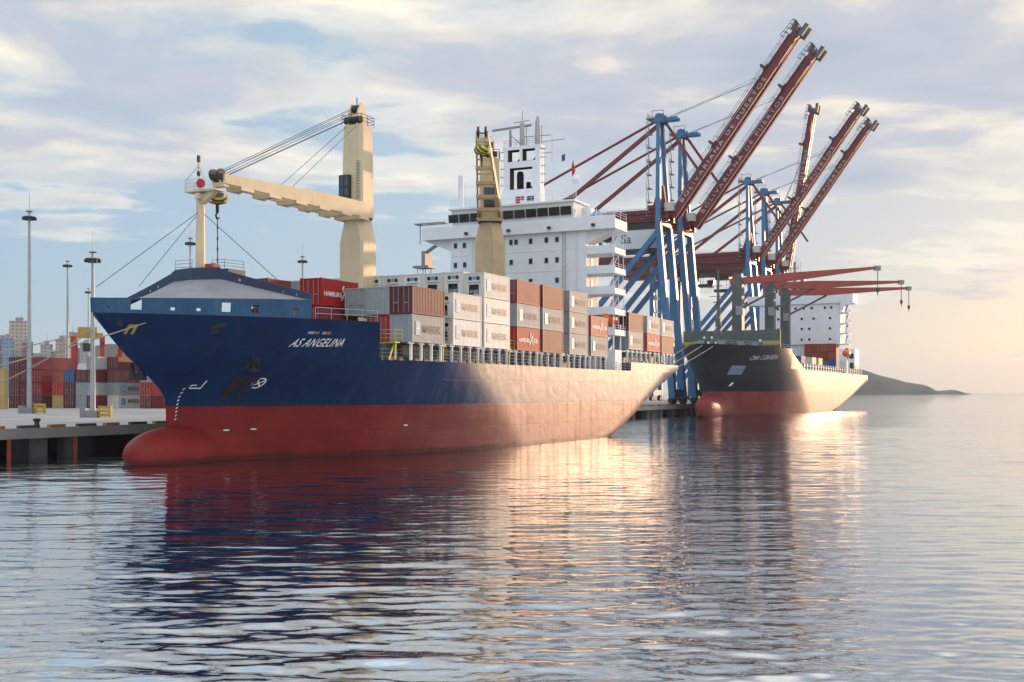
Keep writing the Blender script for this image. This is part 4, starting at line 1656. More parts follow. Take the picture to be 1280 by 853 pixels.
# forward hatch, behind the forecastle
GF = "containers on the forward hatch"
container(Q(20.03, 5.68, 11.36), RZ, 6.06, "crimson", 'door', "faded red container, lower box under the white lettered red one behind the forecastle", GF)
container(Q(20.03, 5.68, 13.97), RZ, 6.06, "red", 'door', "bright red container with large white lettering and emblem, above the forecastle rail", GF, "south")
container(Q(20.03 + 2, 3.2, 13.97), RZ, 6.06, "grey", 'wall', "narrow grey end of a container left of the white lettered red box", GF)
container(Q(20.03 + 2, 3.2, 11.36), RZ, 6.06, "grey", 'wall', "grey container under the narrow grey one, left of the faded red box", GF)
container(Q(20.03, -.45, 14.2), RZ, 6.06, "crimson", 'door', "crimson container with pale emblem, farthest left on the forward hatch", GF, "plate")
container(Q(20.03, -.45, 11.36), RZ, 6.06, "maroon", 'door', "dark maroon container low behind the sloping breakwater", GF)

# lifeboat on its davit beside the white house
lb = thing("lifeboat", Q(75.4, 13.2, 14.9), RZ, "orange enclosed lifeboat hanging beside the white house of the near ship", "lifeboat")
rings = []
for t, wd, z0, z1 in ((-3.1, .15, .9, 1.5), (-2.7, .75, .4, 2.0), (-1.6, 1.15, .1, 2.45), (0, 1.25, 0, 2.6), (1.4, 1.2, .05, 2.7), (2.4, .95, .2, 2.6), (3.0, .5, .5, 1.8)):
    rings.append([(t, wd * math.cos(a), (z0 + z1) / 2 + (z1 - z0) / 2 * math.sin(a)) for a in [2 * math.pi * k / 12 for k in range(12)]])
lb.scale = (.78, .78, .78)
MB().loft(rings).build("boat_hull", [ORANGE], lb, True)
m = MB()
m.box(1.0, 2.0, -.6, .6, 2.5, 3.1)
m.build("conning_hatch", [ORANGE], lb)
m = MB()
m.box(-1.4, .6, -1.24, -1.16, 1.6, 1.85)
m.build("window", [GLASS], lb)

fl = MB()
fl.prism([(0, 0), (0, -.9), (.5, -1.1), (.55, -.2)], 'x', 0, .04)
tag(fl.build("signal_flag", [CC["blue"]], None, loc=Q(77.3, 5.8, 39.6), rot=(0, 0, RZ)), "small blue flag hanging under the signal yard of the near ship", "flag")
fl = MB()
fl.prism([(0, 0), (.25, -1.2), (.1, -2.6), (-.35, -1.7)], 'x', 0, .04)
tag(fl.build("signal_flag", [REDP], None, loc=Q(77.3, 7.0, 38.7), rot=(0, 0, RZ)), "small red flag hanging right of the blue one", "flag")


def rope(pts, sag, r, label):
    """mooring line between two points with a little sag"""
    a, b = Vector(pts[0]), Vector(pts[1])
    m = MB()
    ps = []
    for k in range(13):
        t = k / 12
        p = a.lerp(b, t)
        p.z -= sag * 4 * t * (1 - t)
        ps.append(p)
    m.path(ps, r, n=5)
    return tag(m.build("mooring_line", [ROPE]), label, "mooring line", "mooring lines")


def bollard(s, o, label):
    m = MB()
    m.lathe((0, 0, 0), [(.32, 0), (.28, .1), (.2, .45), (.34, .62), (.36, .78), (.1, .85)], n=12)
    return tag(m.build("bollard", [DARK], None, True, loc=Q(s, o, 2.7), rot=(0, 0, RZ)), label, "bollard", "bollards on the quay")


bollard(6.6, -17.8, "small dark bollard on the quay edge close to the bow of the near ship")
bollard(-5.0, -17.6, "dark bollard on the quay edge between the two nearest lamp masts")
rope((Q(-.6, hull_half(-.6, 11.4, HULL1) + .1, 11.5), Q(-33, -18.6, 3.3)), 1.6, .055, "pale mooring line from the yellow bracket down to the left edge")
rope((Q(-3.2, -.6, 10.8), Q(-40, -22, 3.3)), 1.2, .05, "thin upper mooring line from the stem toward the lamp mast")
rope((Q(-3.2, -.9, 10.7), Q(-12.5, -18.2, 3.2)), 1.5, .05, "steep mooring line in front of the maroon container stacks")

# fenders along the near quay
fender(3.4, "black fender panel with red edge at the far left of the quay wall")
fender(11.0, "black fender panel with red edge, second from the left on the quay wall")

# ---------------------------------------------------------------- second container ship
B2 = (186.0, -6.0)
ship2 = thing("container_ship", Q(*B2), RZ, "dark blue and red container ship with grey green cranes, moored behind the near ship", "container ship")
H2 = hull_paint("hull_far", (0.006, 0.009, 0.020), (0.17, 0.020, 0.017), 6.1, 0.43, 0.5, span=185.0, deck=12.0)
zs = [-2, -1, 0, .5, 1, 1.5, 2, 2.5, 3, 3.5, 4, 4.5, 5, 5.3, 5.55, 5.7, 5.78, 5.8, 6.0, 6.5, 7.2, 8, 9, 10, 11, 12]
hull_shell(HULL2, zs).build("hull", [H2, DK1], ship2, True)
hull_shell(HULL2, [12, 13, 14, 15, 16, 17.2], smax=41).build("forecastle", [H2, DK1], ship2, True)
# bulwark sweeping down from the forecastle to the main deck
m = MB()
for sg in (-1, 1):
    top = [(41 + 17 * k / 12, 17.2 - 5.0 * (k / 12) ** 0.75) for k in range(13)]
    m.cut()
    for (s0_, z0), (s1_, z1) in zip(top, top[1:]):
        b0 = len(m.v)
        for off in (0, .2):
            for s_, z_ in ((s0_, 12), (s1_, 12), (s1_, z1), (s0_, z0)):
                m.v.append((s_, sg * (hull_half(s_, 12, HULL2) - off), z_))
        for q in ((0, 1, 2, 3), (7, 6, 5, 4), (3, 2, 6, 7)):
            m.face([b0 + k for k in q])
m.build_pieces("bulwark", [H2], ship2)
m = MB()
m.box(28.6, 29.0, -12.6, 12.6, 17.2, 21.7, 0)
for k in range(14):
    y = -12 + k * 1.85
    m.prism([(28.4, 17.2), (28.6, 17.2), (28.6, 21.4)], 'y', y, y + .12, 0)
bk = m.build("breakwater", [GREEN], ship2)
m = MB()
m.box(28.45, 28.59, -12.4, -8.2, 17.8, 18.9)
m.box(28.45, 28.59, 9.0, 12.4, 17.8, 18.9)
m.build("yellow_panel", [YELLOW], bk)
m = MB()
for y, z in ((7.0, 20.0), (5.0, 20.0), (5.9, 18.7), (4.0, 18.7), (10.8, 18.6), (-7.5, 19.0)):
    m.tube((28.50, y, z), (28.59, y, z), .34, n=12)
m.build("round_plate", [LETTER], bk)
m = MB()
m.tube((16.3, 0, 17.2), (16.3, 0, 36), .42, .22, n=10)
m.box(15.9, 16.7, -1.2, 1.2, 28.0, 28.2)
m.box(15.9, 16.7, -.9, .9, 32.0, 32.15)
m.bar((16.3, -2.2, 29.5), (16.3, 2.2, 29.5), .15)
m.box(15.8, 16.8, -.6, .6, 22.0, 24.0)
for y in (-.9, .9):
    m.bar((16.3, y, 17.2), (16.3, y * .3, 30), .12)
m.build("foremast", [GREEN], ship2)
m = MB()
rail_run(m, [(2, -2.2, 17.2), (8, -hull_half(8, 17.2, HULL2) + .2, 17.2), (16, -hull_half(16, 17.2, HULL2) + .2, 17.2), (26, -hull_half(26, 17.2, HULL2) + .2, 17.2), (40, -12.8, 17.2)], 1.0, 2, .04, 2)
for x, y in ((4, 1), (8, -3), (10, 4), (14, -6), (20, -8), (24, -4), (33, -9)):
    m.box(x, x + .9, y - .6, y + .6, 17.2, 18.2)
m.build("deck_gear", [GREY], ship2)


def ship2_crane(x, zt, L, ang, rise):
    m = MB()
    m.loft([[(-1.5, -1.4, 12), (1.5, -1.4, 12), (1.5, 1.4, 12), (-1.5, 1.4, 12)], [(-1.4, -1.3, 26), (1.4, -1.3, 26), (1.4, 1.3, 26), (-1.4, 1.3, 26)],
            [(-1.35, -1.3, zt), (1.35, -1.3, zt), (1.35, 1.3, zt), (-1.35, 1.3, zt)]])
    m.box(-1.1, 1.1, -1.1, 1.1, zt, zt + .9)
    base = m.build("deck_crane", [GREEN], ship2, loc=(x, 0, 0))
    j = MB()
    z0 = zt - 1.2
    j.bar((-2.0, 0, z0), (L * .35, 0, z0 + rise * .35), 2.0, 1.5, w2=2.1, h2=2.2)
    j.bar((L * .35, 0, z0 + rise * .35), (L, 0, z0 + rise + .3), 2.1, 2.2, w2=1.0, h2=.6)
    j.build("jib", [paint("jib_red", (0.30, 0.045, 0.030), .5, var=.2, streak=.2)], base, rot=(0, 0, ang))
    m = MB()
    m.tube((1.0, 0, zt - 8), (L * .34, 0, z0 - .9), .3, n=8)
    m.build("luffing_ram", [GREEN], base, rot=(0, 0, ang))
    m = MB()
    m.box(L - .4, L + 1.2, -.5, .5, z0 + rise - .4, z0 + rise + .8)
    m.build("jib_head", [GREY], base, rot=(0, 0, ang))
    m = MB()
    for y in (-.25, .25):
        m.tube((L + .5, y, z0 + rise - .4), (L + .5, y, z0 + rise - 5.0), .05, n=4)
    m.box(L + .2, L + .8, -.3, .3, z0 + rise - 6.0, z0 + rise - 5.0)
    m.tube((L + .5, 0, z0 + rise - 6), (L + .5, 0, z0 + rise - 6.8), .12, n=6)
    m.build("hook", [DARK], base, rot=(0, 0, ang))
    m = MB()
    m.box(-.9, .9, -1.9, -1.3, zt - 10, zt - 7.6)
    m.build("cab", [GREY], base, rot=(0, 0, ang))
    return base


ship2_crane(36, 36.0, 35.5, R(-64.4 - 3), 3.2)
ship2_crane(73.7, 38.2, 37.0, R(-64.4 - 4), .6)
ship2_crane(94.6, 37.8, 36.5, R(-64.4 - 6), .8)

m = MB()
m.box(116, 126, -13, 13, 21.4, 35.3)
m.box(116.5, 126, -9, 13, 12.0, 21.4)
h2 = m.build("deckhouse", [WHITE], ship2)
m = MB()
m.box(115.5, 125, -17.0, 17.0, 34.6, 37.6)
m.prism([(-17.0, 34.6), (-13, 34.6), (-13, 31.5), (-14, 33.6)], 'x', 115.5, 118)
m.build("bridge_wing", [WHITE], h2)
m = MB()
m.box(115.7, 124, -8.5, 9.5, 37.6, 40.2)
wh2 = m.build("wheelhouse", [WHITE], h2)
for k in range(8):
    place(WIN, "window", wh2, (115.66, -7.2 + k * 2.15, 38.5))
P2 = MB().tube((-.04, 0, 0), (.02, 0, 0), .42, n=10).mesh("window", [GLASS])
for z, ys in ((33.2, (-10.2, -8.2, -4.0, -1.4, 1.2, 3.6, 7.0, 9.5)), (29.8, (-9.8, -4.6, -.8, 6.8, 9)), (26.5, (-9.8, -3.2, -.8, 6.8, 9)), (23.0, (-9.8, -3.2, -.8, 6.8, 9))):
    for y in ys:
        place(P2, "window", h2, (115.97, y, z))
for z in (31.4, 28.0, 24.8, 21.3):
    m = MB()
    m.box(117, 122, -15.4, -13, z, z + .25)
    rail_run(m, [(117, -15.3, z + .25), (122, -15.3, z + .25)], 1.0, 2, .05, 1.5)
    m.bar((117.4, -14.4, z + .2), (121.4, -14.4, z + 3.0), .7, .1)
    m.build("side_deck", [WHITE], h2)
m = MB()
m.tube((121, 2.5, 40.2), (121, 2.5, 49), .55, .35, n=8)
m.bar((121, 5.0, 45.0), (121, 0, 45.0), .3)
m.bar((121, 4.2, 47.0), (121, .8, 47.0), .25)
for k in range(6):
    m.tube((121, .6 + k * .75, 44), (121, .6 + k * .75, 49 + (k % 3)), .06, n=4)
for y0, y1 in ((4.4, 4.4), (.6, .6)):
    m.bar((121, 2.5, 42), (121, y0, 45), .2)
m.box(120.5, 121.5, -.8, .6, 40.2, 43.2)
m.build("radar_mast", [GREY], h2)
m = MB()
for k in range(3):
    m.tube((123, -2 + k * 2, 40.2), (123, -2 + k * 2, 42.4), .5, n=8)
m.build("exhaust_pipe", [DARK], h2)
m = MB()
m.box(60, 114, -9.5, 12, 12, 13.4)
m.build("hatch_coaming", [DARK], ship2)
P3 = MB().box(-.2, .2, -.25, .25, 0, 2.0).mesh("stanchion", [GALV])
for k in range(26):
    s_ = 58.5 + k * 4.2
    if s_ < 170:
        place(P3, "stanchion", ship2, (s_, -hull_half(s_, 12, HULL2) + .5, 12))
m = MB()
m.bar((58, -12.4, 13.2), (150, -12.4, 13.2), .2, .2)
m.bar((58, -12.0, 12.3), (150, -12.0, 12.3), .2, .5)
m.build("deck_railing", [GALV], ship2)
m = MB()
m.box(128, 134, -12.8, -9.6, 12, 16.4)
m.bar((128.5, -12.95, 12), (128.5, -12.95, 17.5), .35)
m.bar((133.5, -12.95, 12), (133.5, -12.95, 17.5), .35)
m.build("boat_deck", [WHITE], ship2)
m = MB()
m.box(150, 160, -12.4, 6, 12, 21.0)
m.box(150.4, 159, -12.46, -12.41, 13.2, 15.0, 1)
m.box(149.9, 149.97, -12, -9.5, 17.6, 19.4, 1)
m.box(149.9, 149.97, -12, -9.5, 14.0, 16.2, 1)
m.build("aft_casing", [WHITE, DARK], ship2)
lb2 = copy_tree(lb)
lb2.location = Q(B2[0] + 131, B2[1] + 12.6, 17.5)
lb2.scale = (1.0, 1.0, 1.0)
lb2["label"] = "small orange lifeboat at the side of the far ship, behind its white house"
GS = "containers in front of the far ship's white house"
row = 0
for k, y in enumerate((11.6, 9.1, 6.6, 4.1)):
    for t_, c_ in enumerate(("blue", "orange", "orange")):
        zl = 13.45 + 2.65 * t_
        container(Q(B2[0] + 112.6, B2[1] + y, zl), RZ, 6.06, c_, 'wall',
                  "%s container, %s tier, %s in from the water, before the far ship's house" % ({"blue": "dark blue", "orange": "orange red"}[c_], TIER[3][t_], ORDN[k]), GS)
container(Q(B2[0] + 64, B2[1] + 10.2, 13.45), RZ, 6.06, "blue", 'wall', "single dark blue container behind the far ship's third crane", GS)
container(Q(B2[0] + 78, B2[1] + 10.6, 13.45), RZ, 6.06, "white", 'wall', "cream container lit by the sun on the far ship's deck, first of two", GS)
container(Q(B2[0] + 87, B2[1] + 10.8, 13.45), RZ, 6.06, "tan", 'wall', "tan container lit by the sun on the far ship's deck, second of two", GS)
nm = text_mesh("CMA CGM BEIRA", 1.55, LETTERG, shear=0.25, bold=0.02)
wrap_text(nm, HULL2, 17.2, 29.4, 13.7, "ship_name", ship2, slope=.05, off=.08)


def quad_on(P, s0_, s1_, z0, z1, off=.1, n=6, skew=0.0):
    m = MB()
    m.grid([[surf(s0_ + (s1_ - s0_) * k / n + skew * (z - z0), z, P, off) for k in range(n + 1)] for z in (z0, (z0 + z1) / 2, z1)])
    return m


quad_on(HULL2, 13.8, 18.6, 10.2, 12.4, skew=-.4).build("pale_patch", [paint("patch_blue", (.13, .19, .27), .5)], ship2, fix=False)
m = quad_on(HULL2, 16.9, 17.7, 7.4, 8.3, skew=.6)
m.build("hull_markings", [LETTER], ship2, fix=False)
rope((Q(B2[0] + 2, B2[1] + 2.6, 16.6), Q(150, -17.8, 3.2)), .8, .09, "lowest of the three mooring lines from the far ship's bow")
rope((Q(B2[0] - .6, B2[1] + .8, 16.8), Q(146, -17.8, 3.2)), .8, .09, "middle one of the three mooring lines from the far ship's bow")
rope((Q(B2[0] + 1, B2[1] - 3, 16.9), Q(140, -17.8, 3.2)), .8, .09, "topmost of the three mooring lines from the far ship's bow")

# ---------------------------------------------------------------- ship to shore gantry cranes
CRZ = R(-QA)          # crane frame: x towards the water, y along the quay
GC = "ship to shore gantry cranes on the quay"


def gantry():
    g = thing("gantry_crane", (0, 0, 0), CRZ, "", "gantry crane", GC)
    LG = -34.0
    for sy in (-4.6, 4.6):
        m = MB()
        m.bar((4.4, sy, 1.5), (0.4, sy, 47.5), 2.0, 1.7, w2=1.7, h2=1.5, up=(1, 0, 0))
        m.build("waterside_leg", [STEELB], g)
        m = MB()
        m.bar((LG, sy, 1.5), (LG, sy, 47.5), 1.7, 1.5, up=(1, 0, 0))
        m.build("landside_leg", [STEELB], g)
        m = MB()
        m.bar((0.6, sy, 46.0), (LG + .6, sy, 7.0), 1.3, 1.3)
        m.build("diagonal_brace", [STEELB], g)
        m = MB()
        m.bar((0.4, sy, 47.0), (-.6, sy * .32, 75.5), 1.5, 1.3, w2=1.0, h2=.9, up=(1, 0, 0))
        m.build("mast_leg", [STEELB], g)
        m = MB()
        m.bar((4.3, sy - 2.2, 1.0), (4.3, sy + 2.2, 1.0), 1.2, 1.2)
        m.bar((LG, sy - 2.2, 1.0), (LG, sy + 2.2, 1.0), 1.2, 1.2)
        for k in (-1.5, -.5, .5, 1.5):
            m.tube((4.0, sy + k, .35), (4.6, sy + k, .35), .35, n=10)
            m.tube((LG - .3, sy + k, .35), (LG + .3, sy + k, .35), .35, n=10)
        m.build("bogie", [DARK], g)
    m = MB()
    m.bar((-.6, 0, 75.2), (LG, 0, 51.8), 1.0, .9)
    m.build("backstay", [STEELR], g)
    m = MB()
    m.tube((-.8, -.3, 76.3), (-56, -.6, 52.0), .36, n=6)
    m.build("rear_backstay", [STEELR], g)
    m = MB()
    m.bar((.8, 0, 75.5), (10.8, .4, 60.5), .6, .7)
    m.build("forestay", [STEELR], g)
    for a_, b_, wd_, hg_ in (((4.2, -5.4, 3.0), (4.2, 5.4, 3.0), 1.4, 1.8), ((LG, -5.4, 3.0), (LG, 5.4, 3.0), 1.4, 1.8),
                             ((3.2, -4.6, 14.5), (3.2, 4.6, 14.5), 1.2, 1.6), ((LG, -4.6, 46.5), (LG, 4.6, 46.5), 1.2, 1.6)):
        MB().bar(a_, b_, wd_, hg_).build("sill_beam", [STEELB], g)
    m = MB()
    m.box(-1.8, 1.0, -2.2, 2.2, 75.2, 76.6)
    m.box(.9, 4.5, -1.3, -.7, 75.6, 76.5)
    m.box(.9, 4.5, .7, 1.3, 75.6, 76.5)
    m.tube((-.6, -1.6, 77.2), (-.6, 1.6, 77.2), .6, n=12)
    m.box(-1.6, .8, -1.4, -.9, 76.6, 77.6)
    m.box(-1.6, .8, .9, 1.4, 76.6, 77.6)
    m.build("apex_head", [STEELB], g)
    m = MB()
    rail_run(m, [(-3.6, -2, 76.6), (-3.6, 2, 76.6), (-1.4, 2, 76.6)], 1.2, 2, .06, 1)
    m.tube((-3.4, 1.6, 76.6), (-3.4, 1.6, 79.4), .1, n=5)
    m.bar((-3.6, 1.6, 79.3), (-.2, 1.6, 79.3), .16)
    m.tube((-.2, 1.6, 79.3), (-.2, 1.6, 78.2), .08, n=5)
    m.box(-4.0, -1.6, -2, 2, 76.4, 76.6)
    m.build("apex_platform", [GREY], g)
    m = MB()
    for k in range(7):
        z = 50 + k * 3.7
        x = -2.1 - k * .1
        m.box(x - 1.0, x + .2, -4.2 + .3 * k, -2.2 + .3 * k, z, z + .12)
        rail_run(m, [(x - 1.0, -4.2 + .3 * k, z), (x - 1.0, -2.2 + .3 * k, z)], 1.0, 2, .05, 1)
        m.bar((x - .7, -2.4 + .3 * k, z), (x - .7, -3.9 + .3 * k, z + 3.7), .25, .06)
        m.tube((x - 1.0, -4.1 + .3 * k, z), (x - 1.0, -4.1 + .3 * k, z + 3.7), .05, n=4)
    m.build("access_stair", [GREY], g)
    m = MB()
    for k in range(8):
        z = 8 + k * 4.7
        m.box(LG + 1.0, LG + 2.4, -5.6, -3.6, z, z + .12)
        rail_run(m, [(LG + 2.4, -5.6, z), (LG + 2.4, -3.6, z)], 1.0, 2, .05, 1)
        m.bar((LG + 1.2, -3.8, z), (LG + 1.2, -5.4, z + 4.7), .5, .08)
    m.build("access_stair", [GREY], g)
    # landside girder
    m = MB()
    for sy in (-2.3, 2.3):
        m.bar((-62, sy, 50.6), (2.6, sy, 50.6), 1.1, 2.6)
        m.bar((-62, sy, 48.9), (2.6, sy, 48.9), 1.5, .35)
    for k in range(12):
        x = -60 + k * 5.6
        m.bar((x, -2.3, 50.8), (x, 2.3, 50.8), .5, 1.0)
    m.bar((.3, -4.9, 48.4), (.3, 4.9, 48.4), 1.6, 1.7)
    m.bar((LG, -4.9, 48.4), (LG, 4.9, 48.4), 1.4, 1.4)
    m.build("girder", [STEELR], g)
    m = MB()
    rail_run(m, [(-62, -3.5, 51.0), (2, -3.5, 51.0)], 1.1, 2, .05, 3.5)
    m.box(-62, 2, -3.6, -2.9, 50.8, 50.95)
    m.build("girder_walkway", [STEELR], g)
    m = MB()
    m.box(-3.2, 3.0, -3.2, 3.2, 52.0, 53.0)
    m.prism([(-2.6, 53), (1.2, 53), (.4, 58.5), (-.9, 58.5)], 'y', -.5, .5)
    m.build("hinge_frame", [STEELR], g)
    m = MB()
    m.box(1.6, 4.0, -3.4, -1.2, 51.2, 53.4)
    m.box(1.6, 4.0, 1.2, 3.4, 51.2, 53.4)
    m.build("hinge_housing", [paint("housing_pale", (.50, .45, .42), .6, var=.15)], g)
    # trolley and operator cabin
    m = MB()
    m.box(-24.5, -19, -2.6, 2.6, 47.3, 48.6)
    for y in (-2, 2):
        for x in (-24, -20):
            m.tube((x, y, 47.3), (x, y * .8, 43.4), .07, n=4)
    m.box(-25, -19.2, -2.2, 2.2, 42.5, 43.5)
    m.build("trolley", [DARK], g)
    m = MB()
    m.box(-28, -25.4, -1.3, 1.3, 44.4, 47.3)
    m.build("operator_cabin", [GLASS], g)
    # boom, built along +X from its hinge; raised by its rotation
    L = 54.0
    b = MB()
    for sy in (-1.4, 1.4):
        b.bar((0, sy, 0), (L * .68, sy, 0), .75, 2.05)
        b.bar((L * .68, sy, .1), (L, sy, .45), .75, 2.0, w2=.7, h2=1.3)
        b.bar((0, sy, -1.15), (L, sy, -.75), 1.1, .3)
    for k in range(13):
        x = 1.5 + k * 3.95
        b.bar((x, -1.4, 0.6), (x, 1.4, 0.6), .5, .9)
        b.bar((x, -1.4, .6), (x + 3.9, 1.4, .6), .25, .25)
    bo = b.build("boom", [STEELR], g)
    bo.location = (3.0, 0, 50.0)
    m = MB()
    for k in range(8):
        x = 6 + k * 6.3
        m.box(x, x + .9, -3.5, -2.7, -1.4, -1.7)
    for x in (20.5, 42.5):
        m.box(x - 1, x + 1, -2.4, 2.4, 1.5, 1.4)
        m.box(x - .3, x + .3, -1.0, 1.0, 1.4, 3.4)
    rail_run(m, [(6, -2.4, 1.2), (52, -2.4, 1.2)], 1.0, 2, .05, 3.2)
    m.box(6, 52, -2.5, -1.85, 1.08, 1.19)
    m.build("boom_walkway", [paint("dark_red_steel", (.10, .03, .03), .6)], bo)
    m = MB()
    m.box(L - .6, L + .4, -2.3, 2.3, -.5, .4)
    m.box(L - 1, L + 2.0, -2.6, -1.5, -2.0, -.9)
    m.box(L - 1, L + 2.0, 1.5, 2.6, -2.0, -.9)
    m.box(L - .8, L + 1.0, -1.4, -.2, .6, 2.0)
    rail_run(m, [(L - 3.5, -3.2, 1.3), (L + 1.2, -3.2, .8), (L + 1.2, 3.2, .8)], 1.3, 2, .08, 1)
    m.build("boom_tip_gear", [paint("tip_grey", (.10, .10, .105), .6)], bo)
    m = MB()
    m.bar((1.5, -1.80, .85), (18, -1.80, 1.15), .06, .18)
    m.build("cable_tray", [LETTERG], bo)
    tm = text_mesh("BOLIVARIANA DE PUERTOS", 1.45, LETTERD, bold=.0, space=1.4)
    xs = [v.co.x for v in tm.vertices]
    k = 36.0 / (max(xs) - min(xs))
    place(tm, "lettering", bo, (4.2, -1.80, -.5), (R(90), 0, 0)).scale = (k, 1.0, 1)
    return g, bo


def hoist_cables(g, ang):
    """ropes from the apex to the raised boom"""
    m = MB()
    for d, y in ((40, -1.2), (42, 1.2), (41, -.4), (43, .5)):
        p = (3 + d * math.cos(ang) - 1.4 * math.sin(ang), y, 50 + d * math.sin(ang) + 1.6 * math.cos(ang))
        m.tube((2.2, y * .8, 76.8), p, .05, n=4, cap=False)
    m.build("hoist_cable", [GREY], g)


g0, b0_ = gantry()
CR = [(219.8, 53.5, 1.037, "nearest blue and red gantry crane, tallest raised boom of all"),
      (239.6, 53.0, 1.037, "second gantry crane, boom raised just right of the nearest one"),
      (318.0, 54.3, 1.075, "third gantry crane, first of the far group beyond the gap"),
      (341.5, 54.3, 1.075, "fourth gantry crane, with the boom tip farthest to the right"),
      (364.6, 80.5, 1.13, "fifth and farthest gantry crane, with the steepest narrow looking boom")]
gs = [g0] + [copy_tree(g0) for _ in CR[1:]]
for g, (s_, ang, sc_, lab) in zip(gs, CR):
    g.location = Q(s_, -26.0, 2.7)
    g["label"] = lab
    bo = [c for c in g.children if c.name.startswith("boom")][0]
    bo.rotation_euler = (0, R(-ang), 0)
    bo.scale = (sc_, 1, 1)
    hoist_cables(g, R(ang))
# pale machinery house under the girder of the second crane
m = MB()
m.box(-13.2, -.6, -3.2, 3.2, 41.6, 46.6, 0)
m.box(-13.6, -.2, -3.6, 3.6, 40.9, 41.5, 1)
m.box(-13.0, -.8, -2.6, 2.6, 46.6, 48.6, 1)
mh = m.build("machinery_house", [paint("house_pale", (.50, .52, .54), .5, var=.08), DARK], gs[0])
place(text_mesh("Sa", 3.4, LETTERB, bold=.02), "lettering", mh, (-10.6, -3.24, 43.2), (R(90), 0, 0))
# ---------------------------------------------------------------- container yard on the quay
YZ = R(90 - 11)
GY = "containers stacked in the yard behind the quay"
qx, qy = math.cos(R(11)), -math.sin(R(11))
dx, dy = math.sin(R(11)), math.cos(R(11))
YARD = [  # offset along the front line, colours from the ground up, kind of front end, name of the stack
    (-19.7, ("maroon", "maroon", "maroon", "maroon"), 'door', "left stack of the maroon block at the far left"),
    (-17.2, ("maroon", "maroon", "maroon", "maroon"), 'door', "second stack of the maroon block"),
    (-14.7, ("maroon", "crimson", "crimson", "crimson"), 'door', "right stack of the maroon block"),
    (-9.9, ("tan", "red"), 'door', "low stack right of the second tall lamp mast"),
    (-7.4, ("maroon", "maroon", "blue"), 'door', "stack topped in blue left of the third lamp mast"),
    (-4.7, ("grey", "grey", "maroon"), 'door', "stack directly behind the third lamp mast"),
    (-2.3, ("maroon", "grey", "maroon", "grey"), 'door', "stack just right of the third lamp mast"),
    (0.2, ("grey", "grey", "brown", "maroon"), 'door', "stack with pale lettered sides left of the bow"),
    (6.6, ("grey", "white", "grey", "grey"), 'door', "stack set back, right of the pale lettered boxes"),
    (9.4, ("maroon", "red", "grey", "grey"), 'door', "stack half hidden by the ship's stem"),
    (11.9, ("maroon", "red", "crimson"), 'wall', "last stack showing before the ship's bulb"),
]
WORD2 = dict(WORD, tan="sandy yellow", blue="blue", white="white", brown="reddish brown")
WORD2["crimson"] = "crimson red"
for off, tiers, end, where in YARD:
    back = 9.0 if "set back" in where else (3.5 if off == 0.2 else 0)
    for k, c_ in enumerate(tiers):
        b_ = back
        x = -81.9 + qx * off + dx * (6.1 + b_)
        y = 224 + qy * off + dy * (6.1 + b_)
        txt = "star" if (off == 0.2 and k < 2) else ("plate" if (off == -9.9 and k == 1) else None)
        col_ = "white" if (off == .2 and k == 0) else c_
        nmr = len(tiers)
        tier = ["ground level", "second level", "third level", "fourth level"][k]
        container((x, y, 2.71 + 2.6 * k), YZ, 12.19, col_, end, "%s container at %s, %s" % (WORD2[col_], tier, where), GY, txt)
for k in range(3):
    container((-102.6, 213, 2.71 + 2.6 * k), R(8), 12.19, "tan", 'wall', "sandy yellow container seen side on at the left edge, %s of three" % ["bottom", "middle", "top"][k], GY)
for k, c_ in enumerate(("maroon", "maroon", "maroon")):
    container((-106 + k * 4, 252, 2.71 + 5.2), YZ, 12.19, c_, 'wall', "maroon container behind the maroon block, %s from the left" % ORDN[k], GY) if k < 0 else None


def lamp_mast(x, y, h, label, base=True):
    t = thing("lamp_mast", (x, y, 2.7), 0, label, "lamp mast", "tall lamp masts of the port")
    m = MB()
    m.tube((0, 0, 0), (0, 0, h), .36, .16, n=10)
    m.tube((0, 0, h), (0, 0, h + 2.6), .04, n=5)
    m.build("pole", [GALV], t, True)
    m = MB()
    m.lathe((0, 0, h - 1.1), [(.75, 0), (.95, .1), (.75, .22)], n=16)
    m.lathe((0, 0, h - .25), [(.4, 0), (.55, .1), (.4, .22)], n=12)
    m.build("ring_platform", [GREY], t)
    m = MB()
    for k in range(8):
        a = k * math.pi / 4
        m.box(0.85 * math.cos(a) - .2, 0.85 * math.cos(a) + .2, 0.85 * math.sin(a) - .2, 0.85 * math.sin(a) + .2, h - 1.45, h - 1.1)
    m.build("floodlight", [DARK], t)
    if base:
        m = MB()
        m.box(-.8, .8, -.8, .8, 0, .9)
        m.box(-1.5, -.82, -.5, .5, 0, 1.2)
        m.build("base_block", [GREY], t)
        m = MB()
        for k in range(3):
            m.box(.9, 2.5, -.6, -.45, .15 + k * .5, .5 + k * .5)
        m.box(.95, 1.1, -.45, .2, 0, 1.5)
        m.box(2.3, 2.45, -.45, .2, 0, 1.5)
        m.build("guard_barrier", [YELLOW], t)
    return t


lamp_mast(-73.7, 171, 31.0, "tallest looking lamp mast, at the far left in front of the maroon containers")
lamp_mast(-53.9, 144, 21.4, "lamp mast with yellow guard barrier, closest to the near ship's stem")
lamp_mast(-99.2, 250, 32.6, "slim lamp mast standing behind the containers, between the two nearest masts", False)
lamp_mast(-124.8, 330, 33.8, "faint distant lamp mast just left of the mast nearest the stem", False)
lamp_mast(-63.2, 220, 33.6, "lamp mast whose head shows left of the cream foremast", False)
lamp_mast(-44.9, 240, 32.4, "lamp mast with a spike, showing between the foremast and the first deck crane", False)


